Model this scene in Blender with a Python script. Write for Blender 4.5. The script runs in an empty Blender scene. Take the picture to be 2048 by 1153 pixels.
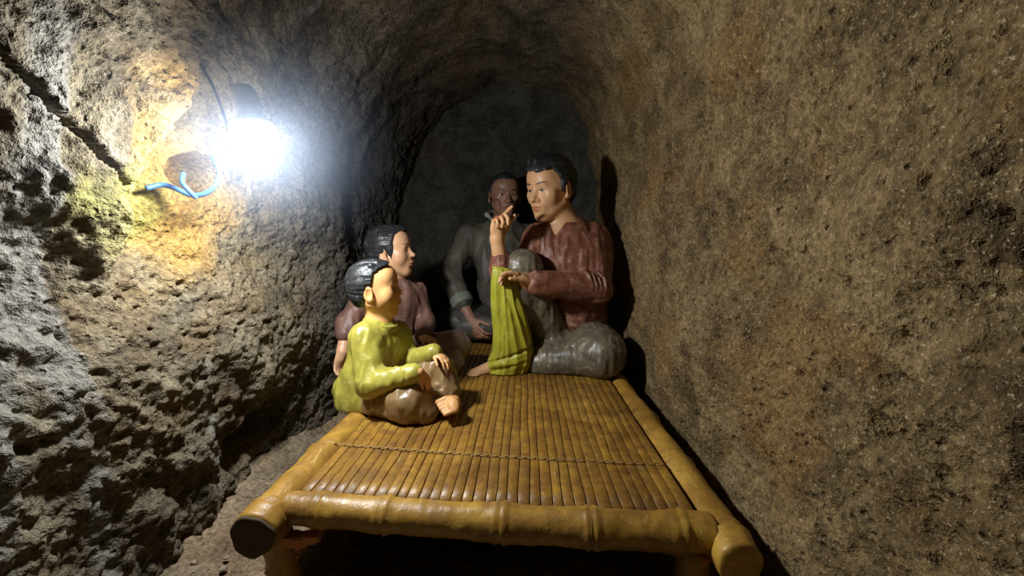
import bpy, bmesh, math, random
import numpy as np
from mathutils import Vector, Matrix

# ------------------------------------------------------------------ camera
FPX, CX, CY = 800.0, 1024.0, 576.5
PITCH, YAW = math.radians(6.5), math.radians(1.86)
CAM = np.array((0.0, 0.0, 0.71))
_F = np.array((-math.sin(YAW)*math.cos(PITCH), math.cos(YAW)*math.cos(PITCH), -math.sin(PITCH)))
_R = np.array((math.cos(YAW), math.sin(YAW), 0.0))
_U = np.cross(_R, _F)

def at(u, v, y):
    """world point at depth y on the sight line of photo pixel (u, v)"""
    d = _F + (u-CX)/FPX*_R - (v-CY)/FPX*_U
    return CAM + d*(y/d[1])

scene = bpy.context.scene
cam_d = bpy.data.cameras.new('camera')
cam_d.sensor_width = 36.0
cam_d.lens = FPX/2048*36.0
cam_d.clip_start = 0.02
cam = bpy.data.objects.new('camera', cam_d)
scene.collection.objects.link(cam)
m = Matrix.Identity(4)
for i in range(3):
    m[i][0], m[i][1], m[i][2], m[i][3] = _R[i], _U[i], -_F[i], CAM[i]
cam.matrix_world = m
scene.camera = cam

# ------------------------------------------------------------------ world, exposure
w = bpy.data.worlds.new('world'); scene.world = w
w.use_nodes = True
w.node_tree.nodes['Background'].inputs[0].default_value = (1.0, 0.86, 0.68, 1)
w.node_tree.nodes['Background'].inputs[1].default_value = 0.006
vs = scene.view_settings
vs.view_transform = 'Standard'; vs.look = 'None'; vs.gamma = 1.0
vs.use_curve_mapping = False
vs.exposure = 0.0
scene.cycles.max_bounces = 3; scene.cycles.diffuse_bounces = 3; scene.cycles.glossy_bounces = 1
scene.cycles.caustics_reflective = False; scene.cycles.caustics_refractive = False
scene.cycles.adaptive_threshold = 0.05; scene.cycles.adaptive_min_samples = 12
BULB_STRENGTH = 480.0
BULB_COLOR = (0.96, 0.98, 1.0, 1)
HAZE_DENSITY = 0.24

COL = scene.collection
rng = np.random.default_rng(7)
random.seed(7)

# ------------------------------------------------------------------ numpy noise
def _hash(ix, iy, iz, s=0):
    h = (ix.astype(np.uint32)*np.uint32(374761393) + iy.astype(np.uint32)*np.uint32(668265263)
         + iz.astype(np.uint32)*np.uint32(2147483647) + np.uint32((s*1274126177) & 0xffffffff))
    h = (h ^ (h >> np.uint32(13)))*np.uint32(1274126177)
    h = (h ^ (h >> np.uint32(16)))*np.uint32(2246822519)
    h = h ^ (h >> np.uint32(13))
    return (h & np.uint32(0xffffff)).astype(np.float32)/np.float32(0xffffff)

def vnoise(P, s=0):
    i = np.floor(P).astype(np.int64); f = (P-i).astype(np.float32)
    f = f*f*f*(f*(f*6-15)+10)
    r = 0
    for dx in (0, 1):
        wx = f[:, 0] if dx else 1-f[:, 0]
        for dy in (0, 1):
            wy = f[:, 1] if dy else 1-f[:, 1]
            for dz in (0, 1):
                wz = f[:, 2] if dz else 1-f[:, 2]
                r = r + wx*wy*wz*_hash(i[:, 0]+dx, i[:, 1]+dy, i[:, 2]+dz, s)
    return r*2-1

def fbm(P, o=4, s=0, g=0.5):
    a, r, q = 1.0, 0, P
    for k in range(o):
        r = r + a*vnoise(q, s+k); q = q*2.03+1.7; a *= g
    return r

def worley(P, s=0):
    """nearest-feature distance and that cell's random number"""
    i = np.floor(P).astype(np.int64)
    best = np.full(len(P), 9.0, np.float32); rid = np.zeros(len(P), np.float32)
    for dx in (-1, 0, 1):
        for dy in (-1, 0, 1):
            for dz in (-1, 0, 1):
                cx, cy, cz = i[:, 0]+dx, i[:, 1]+dy, i[:, 2]+dz
                d = ((cx+_hash(cx, cy, cz, s)-P[:, 0])**2 + (cy+_hash(cx, cy, cz, s+1)-P[:, 1])**2
                     + (cz+_hash(cx, cy, cz, s+2)-P[:, 2])**2)
                k = d < best
                best = np.where(k, d, best); rid = np.where(k, _hash(cx, cy, cz, s+3), rid)
    return np.sqrt(best), rid

def sstep(a, b, x):
    t = np.clip((x-a)/(b-a), 0, 1)
    return t*t*(3-2*t)

# ------------------------------------------------------------------ object helpers
def tag(o, label=None, cat=None, group=None, kind=None):
    if label: o['label'] = label
    if cat: o['category'] = cat
    if group: o['group'] = group
    if kind: o['kind'] = kind
    return o

def empty(name, loc):
    o = bpy.data.objects.new(name, None); COL.objects.link(o)
    o.location = loc; o.empty_display_size = 0.05
    return o

def mesh_from_arrays(name, V, Q, smooth=True):
    me = bpy.data.meshes.new(name)
    V = np.asarray(V, np.float32); Q = np.asarray(Q, np.int32)
    n = Q.shape[1]
    me.vertices.add(len(V)); me.vertices.foreach_set('co', V.ravel())
    me.loops.add(Q.size); me.loops.foreach_set('vertex_index', Q.ravel())
    me.polygons.add(len(Q))
    me.polygons.foreach_set('loop_start', np.arange(0, Q.size, n, dtype=np.int32))
    me.polygons.foreach_set('loop_total', np.full(len(Q), n, np.int32))
    me.update(calc_edges=True)
    if smooth:
        me.polygons.foreach_set('use_smooth', np.ones(len(Q), bool))
    me.validate()
    return me

def add_color(me, C):
    a = me.color_attributes.new('paint', 'FLOAT_COLOR', 'POINT')
    C = np.asarray(C); c = np.ones((len(me.vertices), 4), np.float32); c[:, :C.shape[1]] = C
    a.data.foreach_set('color', c.ravel())

def link(name, me, mat, parent=None):
    o = bpy.data.objects.new(name, me); COL.objects.link(o)
    me.materials.clear(); me.materials.append(mat)
    if parent is not None:
        o.parent = parent
        o.matrix_parent_inverse = Matrix.Translation(-Vector(parent_loc(parent)))
    return o

def parent_loc(p):
    l = Vector(p.location)
    return l

# ------------------------------------------------------------------ materials
def new_mat(name):
    mt = bpy.data.materials.new(name); mt.use_nodes = True
    nt = mt.node_tree
    return mt, nt, nt.nodes['Principled BSDF']

def N(nt, t, **kw):
    n = nt.nodes.new(t)
    for k, v in kw.items():
        if k.startswith('_'): setattr(n, k[1:], v)
        else: n.inputs[k.replace('_', ' ')].default_value = v
    return n

def ramp(nt, fac, stops):
    r = nt.nodes.new('ShaderNodeValToRGB')
    el = r.color_ramp.elements
    while len(el) > len(stops): el.remove(el[-1])
    while len(el) < len(stops): el.new(0.5)
    for e, (p, c) in zip(el, stops):
        e.position = p; e.color = (c[0], c[1], c[2], 1) if len(c) == 3 else c
    nt.links.new(fac, r.inputs[0])
    return r.outputs[0]

def mixc(nt, fac, a, b, blend='MIX'):
    x = nt.nodes.new('ShaderNodeMix'); x.data_type = 'RGBA'; x.blend_type = blend
    for sock, v in ((x.inputs[0], fac), (x.inputs[6], a), (x.inputs[7], b)):
        if isinstance(v, (int, float)): sock.default_value = v
        elif isinstance(v, tuple): sock.default_value = (*v[:3], 1)
        else: nt.links.new(v, sock)
    return x.outputs[2]

def objco(nt, scale=(1, 1, 1)):
    tc = nt.nodes.new('ShaderNodeTexCoord')
    mp = nt.nodes.new('ShaderNodeMapping'); mp.inputs['Scale'].default_value = scale
    nt.links.new(tc.outputs['Object'], mp.inputs[0])
    return mp.outputs[0]

def noise(nt, co, scale, detail=4, rough=0.55, dist=0.0):
    n = N(nt, 'ShaderNodeTexNoise', Scale=scale, Detail=detail, Roughness=rough, Distortion=dist)
    nt.links.new(co, n.inputs['Vector'])
    return n.outputs[0]

def bump(nt, bsdf, hs):
    prev = None
    for h, st, di in hs:
        b = N(nt, 'ShaderNodeBump', Strength=st, Distance=di)
        nt.links.new(h, b.inputs['Height'])
        if prev: nt.links.new(prev, b.inputs['Normal'])
        prev = b.outputs[0]
    nt.links.new(prev, bsdf.inputs['Normal'])

def rock_mat(name, dark, fleck, fleck_amt, rough=0.9):
    mt, nt, b = new_mat(name)
    co = objco(nt)
    a = nt.nodes.new('ShaderNodeVertexColor'); a.layer_name = 'paint'; c = a.outputs[0]
    fine = noise(nt, co, 95, 3, 0.7)
    v = N(nt, 'ShaderNodeTexVoronoi', Scale=52.0); v.feature = 'F1'
    nt.links.new(co, v.inputs['Vector'])
    grain = noise(nt, co, 240, 2, 0.6)
    c = mixc(nt, ramp(nt, grain, [(0.60-fleck_amt, (0, 0, 0)), (0.74-fleck_amt, (0.75,)*3)]), c, fleck)
    c = mixc(nt, 0.60, c, ramp(nt, fine, [(0.34, (0.30,)*3), (0.66, (1.75,)*3)]), 'MULTIPLY')
    nt.links.new(c, b.inputs['Base Color'])
    b.inputs['Roughness'].default_value = rough
    b.inputs['Specular IOR Level'].default_value = 0.2
    h = nt.nodes.new('ShaderNodeMath'); h.operation = 'MULTIPLY_ADD'; h.inputs[1].default_value = 0.55
    nt.links.new(ramp(nt, v.outputs['Distance'], [(0.06, (0, 0, 0)), (0.30, (1, 1, 1))]), h.inputs[0]); nt.links.new(fine, h.inputs[2])
    bump(nt, b, [(h.outputs[0], 1.0, 0.009)])
    return mt

def rock_color(P, dark, mid, light, rust=0.6, ochre=None, streak=None):
    """mineral colour of the rock at points P"""
    dark, mid, light = (np.array(c, float) for c in (dark, mid, light))
    def ramp3(t, lo, hi):
        t = np.clip((t-lo)/(hi-lo), 0, 1)[:, None]*2
        return np.where(t < 1, dark+(mid-dark)*t, mid+(light-mid)*(t-1))
    C = 0.45*ramp3(fbm(P*3.2, 3, 201), -0.7, 0.7)+0.55*ramp3(fbm(P*17, 4, 211, 0.62), -0.8, 0.8)
    f = (sstep(0.10, 0.6, fbm(P*5.5, 3, 221))*rust)[:, None]
    C = C*(1-f)+mid*np.array((1.15, 0.92, 0.68))*f
    if ochre:
        for cen, rad, oc in ochre:
            q = np.linalg.norm((P-np.array(cen))*np.array((0.5, 1, 1)), axis=1)+0.07*fbm(P*9, 3, 231)
            f = (0.85*sstep(rad, rad*0.25, q))[:, None]
            C = C*(1-f)+np.array(oc)*(0.75+0.5*(C/mid.mean()).mean(1, keepdims=True)*0.5)*f
    if streak:
        sc_, thr, col = streak
        f = (0.75*sstep(thr, thr+0.35, fbm(P*np.array(sc_), 3, 241)))[:, None]
        C = C*(1-f)+np.array(col)*f
    return C

def face_paint(nt, paint, c):
    """lips, eyebrows, lid lines and pupils painted by position on the head"""
    at_ = nt.nodes.new('ShaderNodeAttribute'); at_.attribute_name = 'headpos'
    sp = nt.nodes.new('ShaderNodeSeparateXYZ'); nt.links.new(at_.outputs['Vector'], sp.inputs[0])
    def m(op, *args):
        n = nt.nodes.new('ShaderNodeMath'); n.operation = op
        for k_, v in enumerate(args):
            if isinstance(v, (int, float)): n.inputs[k_].default_value = v
            else: nt.links.new(v, n.inputs[k_])
        return n.outputs[0]
    def below(v, lim, soft):        # 1 where v < lim
        return m('MINIMUM', m('MAXIMUM', m('MULTIPLY_ADD', m('SUBTRACT', lim, v), 1.0/soft, 0.5), 0.0), 1.0)
    X, y, z = m('ABSOLUTE', sp.outputs[0]), sp.outputs[1], sp.outputs[2]
    front = below(0.12, y, 0.02)
    # lips
    t = m('MULTIPLY', m('SUBTRACT', 1.0, m('POWER', m('MULTIPLY', X, 1/0.108), 2.0)), 0.044)
    lips = m('MULTIPLY', below(m('ABSOLUTE', m('SUBTRACT', z, 0.217)), t, 0.012), below(0.33, y, 0.02))
    c = mixc(nt, m('MULTIPLY', lips, 0.75), c, mixc(nt, 1.0, c, (0.72, 0.42, 0.42), 'MULTIPLY'))
    # eyebrows
    bz = m('MULTIPLY_ADD', m('SINE', m('MULTIPLY', m('SUBTRACT', X, 0.06), 14.0)), 0.018, 0.592)
    bt = m('MULTIPLY', m('SUBTRACT', 1.0, m('POWER', m('MULTIPLY', m('ABSOLUTE', m('SUBTRACT', X, 0.135)), 1/0.095), 2.0)), 0.017)
    brow = m('MULTIPLY', m('MULTIPLY', below(m('ABSOLUTE', m('SUBTRACT', z, bz)), bt, 0.012), front), paint.outputs['Alpha'])
    # eyes
    dx = m('SUBTRACT', X, 0.133)
    inside = m('MULTIPLY', below(m('ABSOLUTE', dx), 0.074, 0.012), front)
    lid = m('MULTIPLY_ADD', m('POWER', m('ABSOLUTE', dx), 2.0), -2.6, 0.508)
    low = m('MULTIPLY_ADD', m('POWER', m('ABSOLUTE', dx), 2.0), 1.8, 0.474)
    opening = m('MULTIPLY', m('MULTIPLY', below(z, lid, 0.006), below(low, z, 0.006)), inside)
    c = mixc(nt, m('MULTIPLY', opening, 0.6), c, (0.50, 0.42, 0.33))
    r = m('SQRT', m('ADD', m('POWER', m('ABSOLUTE', dx), 2.0), m('POWER', m('ABSOLUTE', m('SUBTRACT', z, 0.492)), 2.0)))
    pupil = m('MULTIPLY', opening, below(r, 0.026, 0.008))
    line = m('MULTIPLY', inside, below(m('ABSOLUTE', m('SUBTRACT', z, m('ADD', lid, 0.003))), 0.0065, 0.006))
    darkm = m('MAXIMUM', m('MAXIMUM', pupil, m('MULTIPLY', line, 0.85)), m('MULTIPLY', brow, 0.9))
    return mixc(nt, darkm, c, (0.025, 0.017, 0.013))

def paint_mat(name, base, dust=None, dust_amt=0.5, dark=None, rough=0.35, scale=14, stretch=(1, 1, 1), attr=False, bumpamt=0.25):
    mt, nt, b = new_mat(name)
    co = objco(nt, stretch)
    n1 = noise(nt, co, scale, 5, 0.6)
    n2 = noise(nt, co, scale*3.1, 4, 0.65)
    if attr:
        a = nt.nodes.new('ShaderNodeVertexColor'); a.layer_name = 'paint'; c = a.outputs[0]
    else:
        c = base
    dk = dark or tuple(x*0.55 for x in (base or (0.5, 0.3, 0.2)))
    if attr:
        c = face_paint(nt, a, mixc(nt, ramp(nt, n1, [(0.42, (0, 0, 0)), (0.72, (0.45,)*3)]), c, mixc(nt, 1.0, c, (0.72, 0.62, 0.52), 'MULTIPLY')))
    else:
        c = mixc(nt, ramp(nt, n1, [(0.42, (0, 0, 0)), (0.72, (0.8,)*3)]), c, dk)
    if dust:
        c = mixc(nt, ramp(nt, n2, [(0.60-0.15*dust_amt, (0, 0, 0)), (0.78-0.15*dust_amt, (0.75,)*3)]), c, dust)
    nt.links.new(c, b.inputs['Base Color'])
    rr = ramp(nt, n2, [(0.3, (rough-0.08,)*3), (0.7, (rough+0.18,)*3)])
    nt.links.new(rr, b.inputs['Roughness'])
    b.inputs['Specular IOR Level'].default_value = 0.45
    fine = noise(nt, co, scale*9, 3, 0.6)
    bump(nt, b, [(n2, bumpamt, 0.004), (fine, bumpamt*0.6, 0.0015)])
    return mt

def flat_mat(name, c, rough=0.5):
    mt, nt, b = new_mat(name)
    co = objco(nt)
    n = noise(nt, co, 60, 3)
    nt.links.new(mixc(nt, ramp(nt, n, [(0.3, (0, 0, 0)), (0.7, (0.5,)*3)]), c, tuple(x*0.7 for x in c)), b.inputs['Base Color'])
    b.inputs['Roughness'].default_value = rough
    return mt

M_LEFT = rock_mat('left_rock', (0.045, 0.035, 0.026), (0.23, 0.21, 0.17), 0.0)
M_RIGHT = rock_mat('right_rock', (0.050, 0.033, 0.017), (0.52, 0.42, 0.27), 0.02)
M_CEIL = rock_mat('ceiling_rock', (0.055, 0.042, 0.028), (0.24, 0.19, 0.13), -0.06)
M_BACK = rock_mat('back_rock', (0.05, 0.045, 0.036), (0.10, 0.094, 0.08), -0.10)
M_FLOOR = rock_mat('floor_earth', (0.12, 0.09, 0.06), (0.42, 0.35, 0.24), -0.04)
def col_walls(P):
    x = P[:, 0]
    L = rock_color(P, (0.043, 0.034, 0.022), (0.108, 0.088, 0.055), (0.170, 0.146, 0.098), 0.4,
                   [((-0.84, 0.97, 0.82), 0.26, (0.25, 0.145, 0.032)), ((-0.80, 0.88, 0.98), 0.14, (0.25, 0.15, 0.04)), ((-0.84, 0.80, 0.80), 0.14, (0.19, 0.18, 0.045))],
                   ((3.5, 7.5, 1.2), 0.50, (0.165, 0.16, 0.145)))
    R = rock_color(P, (0.066, 0.043, 0.018), (0.190, 0.132, 0.058), (0.30, 0.218, 0.104), 0.5)
    C = rock_color(P, (0.042, 0.033, 0.022), (0.105, 0.082, 0.052), (0.165, 0.132, 0.085), 0.5)
    wl = (sstep(-0.30, -0.70, x))[:, None]; wr = (sstep(0.15, 0.40, x))[:, None]
    # greyer rock towards the back of the left wall, lamp falloff darkened into it
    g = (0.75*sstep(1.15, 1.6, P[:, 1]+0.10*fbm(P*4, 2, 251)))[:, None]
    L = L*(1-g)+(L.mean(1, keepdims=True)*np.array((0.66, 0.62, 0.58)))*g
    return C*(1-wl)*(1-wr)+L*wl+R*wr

M_SKIN = paint_mat('painted_skin', None, rough=0.40, attr=True, scale=18, bumpamt=0.15)
M_HAIR = paint_mat('painted_hair', (0.020, 0.022, 0.024), dust=(0.10, 0.105, 0.11), dust_amt=0.35, rough=0.34, scale=20, stretch=(1, 1, 0.6), bumpamt=0.5)

# ------------------------------------------------------------------ the tunnel
SECTION = [(-0.80, -0.02), (-0.79, 0.20), (-0.775, 0.55), (-0.765, 0.90), (-0.72, 1.14), (-0.60, 1.36), (-0.38, 1.52),
           (-0.12, 1.59), (0.10, 1.57), (0.28, 1.47), (0.385, 1.30), (0.43, 1.05), (0.445, 0.75), (0.455, 0.40), (0.47, -0.02)]
def section_curve(n):
    """resampled smooth cross-section and its inward normals, evenly spaced"""
    P = np.array(SECTION); k = 40; out = []
    for i in range(len(P)-1):
        p0, p1, p2, p3 = P[max(i-1, 0)], P[i], P[i+1], P[min(i+2, len(P)-1)]
        for t in np.linspace(0, 1, k, endpoint=False):
            out.append(0.5*((2*p1)+(-p0+p2)*t+(2*p0-5*p1+4*p2-p3)*t*t+(-p0+3*p1-3*p2+p3)*t**3))
    out.append(P[-1]); out = np.array(out)
    s = np.r_[0, np.cumsum(np.linalg.norm(np.diff(out, axis=0), axis=1))]
    q = np.linspace(0, s[-1], n)
    C = np.c_[np.interp(q, s, out[:, 0]), np.interp(q, s, out[:, 1])]
    T = np.gradient(C, axis=0); T /= np.linalg.norm(T, axis=1)[:, None]
    return C, np.c_[T[:, 1], -T[:, 0]]

def rock_disp(P):
    """inward displacement (towards the room) of the rock at points P"""
    x, y, z = P[:, 0], P[:, 1], P[:, 2]
    left = sstep(-0.35, -0.6, x); right = sstep(0.25, 0.40, x)
    d = 0.028*fbm(P*2.6, 3, 11)
    d -= left*0.10*sstep(0.35, 0.75, z)*sstep(1.6, 1.15, y)      # left wall bowed out around the lamp
    d += (0.009+0.003*left)*fbm(P*np.array((8, 8, 8.)), 3, 21)
    rough = left*(0.5+0.9*sstep(0.75, 0.35, z)*sstep(1.5, 0.9, y))
    d += (0.0045+0.0050*rough)*fbm(P*24, 3, 31, 0.6)
    d += 0.0032*fbm(P*70, 2, 41)*(1+0.8*rough)
    # chisel scoops: ridged noise running diagonally down the wall
    q = np.c_[P[:, 0]*9, (P[:, 1]*0.7+P[:, 2]*0.7)*22, (P[:, 1]*0.7-P[:, 2]*0.7)*9]
    d += 0.0045*rough*(1-2*np.abs(vnoise(q, 51)))
    # pits
    w1, r1 = worley(P*26, 61)
    d -= (0.011+0.005*right)*sstep(0.34, 0.12, w1)*(r1 > 0.66+0.06*right)
    w2, r2 = worley(P*9+3.3, 71)
    d -= 0.040*sstep(0.30, 0.08, w2)*(r2 > 0.84)*(0.55*right+0.22*left)
    w3, r3 = worley(P*55+1.3, 81)
    d -= 0.008*sstep(0.36, 0.14, w3)*(r3 > 0.6)
    # projecting slab high on the near left wall
    edge = np.interp(z, [0.60, 0.80, 0.86, 0.95, 1.067, 1.3], [0.80, 0.83, 0.86, 0.90, 0.94, 0.945]) + 0.014*fbm(P*15, 2, 91)
    crack = np.interp(y, [0.0, 0.45, 0.615, 0.71, 0.80, 0.90], [1.40, 1.12, 0.983, 0.905, 0.835, 0.815]) + 0.016*fbm(P*14, 3, 95)
    slab = left*sstep(0.016, -0.016, y-edge)*sstep(1.5, 1.2, z)
    d += slab*(0.085*sstep(0.05, 0.25, y+0.2)) * np.where(z > crack, 1.0, sstep(0.30, 0.02, crack-z))
    gap = np.abs(z-crack)
    d -= left*0.10*sstep(0.010, 0.003, gap + 0.012*sstep(0.76, 0.86, y))*sstep(0.88, 0.80, y)*sstep(0.25, 0.4, y)
    # hollow behind the blue cable
    h = np.sqrt(((y-1.05)/0.090)**2+((z-0.880)/0.052)**2)
    d -= left*0.10*sstep(1.1, 0.5, h)
    # dark crevice low on the left, where the wall is undercut
    g = np.sqrt(((y-1.13)/0.17)**2+((z-0.16-0.25*(y-1.13))/0.075)**2)
    d -= left*0.10*sstep(1.1, 0.4, g)
    # lower left wall bellies out a little behind the children
    d += left*0.05*sstep(1.2, 1.7, y)*sstep(0.9, 0.4, z)
    # right wall closes in beyond the bed
    d += right*0.035*sstep(1.4, 2.0, y)*sstep(1.5, 1.1, z)
    return d

def tunnel():
    ns = 800
    C, Nn = section_curve(ns)
    ys = np.concatenate([np.arange(-0.5, 0.2, 0.02), np.arange(0.2, 1.5, 0.005), np.arange(1.5, 2.78, 0.0085)])
    def strip(name, i0, i1, step, mat):
        idx = np.arange(i0, i1+1, step)
        if idx[-1] != i1: idx = np.r_[idx, i1]
        n = len(idx); mY = len(ys)
        B = np.zeros((n, mY, 3)); B[:, :, 0] = C[idx, 0][:, None]; B[:, :, 2] = C[idx, 1][:, None]; B[:, :, 1] = ys[None]
        NN = np.zeros_like(B); NN[:, :, 0] = Nn[idx, 0][:, None]; NN[:, :, 2] = Nn[idx, 1][:, None]
        Pf = B.reshape(-1, 3); V = Pf + NN.reshape(-1, 3)*rock_disp(Pf)[:, None]
        a = (np.arange(n-1)[:, None]*mY+np.arange(mY-1)[None]).ravel()
        Q = np.c_[a, a+1, a+mY+1, a+mY]
        me = mesh_from_arrays(name, V, Q); add_color(me, col_walls(Pf))
        return tag(link(name, me, mat), kind='structure')
    zi = C[:, 1]; xi = C[:, 0]
    iL = int(np.argmax((zi > 1.26)))
    iR = ns-1-int(np.argmax((zi[::-1] > 1.30)))
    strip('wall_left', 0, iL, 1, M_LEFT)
    strip('ceiling', iL, iR, 2, M_CEIL)
    strip('wall_right', iR, ns-1, 1, M_RIGHT)
tunnel()

def back_wall():
    xs = np.arange(-0.98, 0.66, 0.009); zs = np.arange(-0.05, 1.78, 0.009)
    X, Z = np.meshgrid(xs, zs)
    Y = np.full_like(X, 2.60)
    # rounded corners towards walls and ceiling
    ax = np.maximum(0, np.abs((X+0.17)/0.62)-0.62); az = np.maximum(0, (Z-1.05)/0.55)
    Y -= 0.30*np.clip(ax/0.4, 0, 1.5)**2 + 0.28*np.clip(az, 0, 1.4)**2
    P = np.c_[X.ravel(), Y.ravel(), Z.ravel()]
    P[:, 1] -= 0.03*fbm(P*3, 3, 5)+0.010*fbm(P*12, 3, 6)+0.004*fbm(P*45, 2, 8)
    n, mm = X.shape
    a = (np.arange(n-1)[:, None]*mm+np.arange(mm-1)[None]).ravel()
    Q = np.c_[a, a+1, a+mm+1, a+mm]
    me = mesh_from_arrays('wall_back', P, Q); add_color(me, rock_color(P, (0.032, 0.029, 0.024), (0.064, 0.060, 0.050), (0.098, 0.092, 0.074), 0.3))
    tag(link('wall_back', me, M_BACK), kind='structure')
back_wall()

def floor():
    xs = np.arange(-0.98, 0.66, 0.010); ys = np.arange(-0.5, 2.75, 0.010)
    X, Y = np.meshgrid(xs, ys)
    P = np.c_[X.ravel(), Y.ravel(), np.zeros(X.size)]
    P[:, 2] = 0.012*fbm(P*4, 3, 15)+0.006*fbm(P*18, 3, 16)+0.0035*fbm(P*60, 2, 18) - 0.008
    P[:, 2] += 0.05*sstep(-0.70, -0.86, P[:, 0])
    n, mm = X.shape
    a = (np.arange(n-1)[:, None]*mm+np.arange(mm-1)[None]).ravel()
    Q = np.c_[a, a+1, a+mm+1, a+mm]
    me = mesh_from_arrays('floor', P, Q); add_color(me, rock_color(P, (0.11, 0.083, 0.055), (0.22, 0.17, 0.11), (0.30, 0.24, 0.155), 0.3))
    tag(link('floor', me, M_FLOOR), kind='structure')
floor()

# ------------------------------------------------------------------ tubes
def frame_tube(path, rads, nseg=20, cap=True, flat=1.0):
    """tube of varying radius along a polyline; returns V, quads, tris-as-quads"""
    path = np.asarray(path, float); n = len(path)
    T = np.gradient(path, axis=0); T /= np.linalg.norm(T, axis=1)[:, None]
    up = np.array((0, 0, 1.0)) if abs(T[0][2]) < 0.9 else np.array((1.0, 0, 0))
    A = up-T[0]*np.dot(up, T[0]); A /= np.linalg.norm(A)
    V = []
    for i in range(n):
        A = A-T[i]*np.dot(A, T[i]); A /= np.linalg.norm(A)
        B = np.cross(T[i], A)
        for k in range(nseg):
            th = 2*math.pi*k/nseg
            V.append(path[i]+rads[i]*(math.cos(th)*A*flat+math.sin(th)*B))
    Q = [(i*nseg+k, i*nseg+(k+1) % nseg, (i+1)*nseg+(k+1) % nseg, (i+1)*nseg+k) for i in range(n-1) for k in range(nseg)]
    if cap:
        for i, rev in ((0, True), (n-1, False)):
            V.append(path[i]); c = len(V)-1
            for k in range(0, nseg, 2):
                q = (i*nseg+k, i*nseg+(k+1) % nseg, i*nseg+(k+2) % nseg, c)
                Q.append(q[::-1] if rev else q)
    return np.array(V), np.array(Q)

def tube_obj(name, path, rads, mat, parent=None, nseg=16, flat=1.0):
    if np.isscalar(rads): rads = [rads]*len(path)
    V, Q = frame_tube(path, rads, nseg, True, flat)
    return link(name, mesh_from_arrays(name, V, Q[:, ::-1]), mat, parent)

def catmull(pts, k=8):
    P = np.asarray(pts, float); out = []
    for i in range(len(P)-1):
        p0, p1, p2, p3 = P[max(i-1, 0)], P[i], P[i+1], P[min(i+2, len(P)-1)]
        for t in np.linspace(0, 1, k, endpoint=False):
            out.append(0.5*((2*p1)+(-p0+p2)*t+(2*p0-5*p1+4*p2-p3)*t*t+(-p0+3*p1-3*p2+p3)*t**3))
    out.append(P[-1])
    return np.array(out)

# ------------------------------------------------------------------ the bamboo bed
BEDZ = 0.20
def bamboo_mat(name, seed, dirt):
    mt, nt, b = new_mat(name)
    co = objco(nt)
    info = nt.nodes.new('ShaderNodeObjectInfo')
    n1 = noise(nt, co, 7, 5, 0.65, 0.6); n2 = noise(nt, co, 38, 4, 0.7); n3 = noise(nt, objco(nt, (60, 4, 60)), 1.0, 4, 0.6)
    c = ramp(nt, n1, [(0.30, (0.16, 0.080, 0.014)), (0.50, (0.37, 0.205, 0.032)), (0.72, (0.60, 0.37, 0.060))])
    c = mixc(nt, ramp(nt, n2, [(0.52-dirt, (0, 0, 0)), (0.74-dirt, (0.7,)*3)]), c, (0.15, 0.068, 0.018))
    c = mixc(nt, ramp(nt, n3, [(0.50, (0, 0, 0)), (0.80, (0.5,)*3)]), c, (0.20, 0.095, 0.02))
    c = mixc(nt, ramp(nt, noise(nt, objco(nt, (90, 14, 90)), 1.0, 3, 0.7), [(0.60, (0, 0, 0)), (0.74, (0.55,)*3)]), c, (0.62, 0.46, 0.17))
    c = mixc(nt, 0.30, c, ramp(nt, info.outputs['Random'], [(0, (0.65,)*3), (1, (1.25, 1.2, 1.1))]), 'MULTIPLY')
    nt.links.new(c, b.inputs['Base Color'])
    if dirt: c = mixc(nt, 1.0, c, (0.80, 0.76, 0.72), 'MULTIPLY')
    nt.links.new(c, b.inputs['Base Color'])
    nt.links.new(ramp(nt, n2, [(0.3, (0.30,)*3), (0.7, (0.58,)*3)]), b.inputs['Roughness'])
    b.inputs['Specular IOR Level'].default_value = 0.5
    bump(nt, b, [(n2, 0.35, 0.004), (noise(nt, co, 150, 3), 0.3, 0.0015)])
    return mt
M_BAMBOO = bamboo_mat('bamboo_rail_paint', 1, 0.0)
M_SLAT = bamboo_mat('bamboo_slat_paint', 2, 0.10)
M_GAP = flat_mat('dark_underlay', (0.045, 0.024, 0.010), 0.8)
M_CLAY = flat_mat('bare_terracotta', (0.62, 0.24, 0.09), 0.8)
M_CORD = flat_mat('binding_cord', (0.40, 0.25, 0.08), 0.6)

bed = empty('bamboo_bed', (-0.08, 1.5, 0.0))
tag(bed, 'low yellow bamboo bed with slatted top filling the tunnel, statues seated on it', 'bed')

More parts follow.
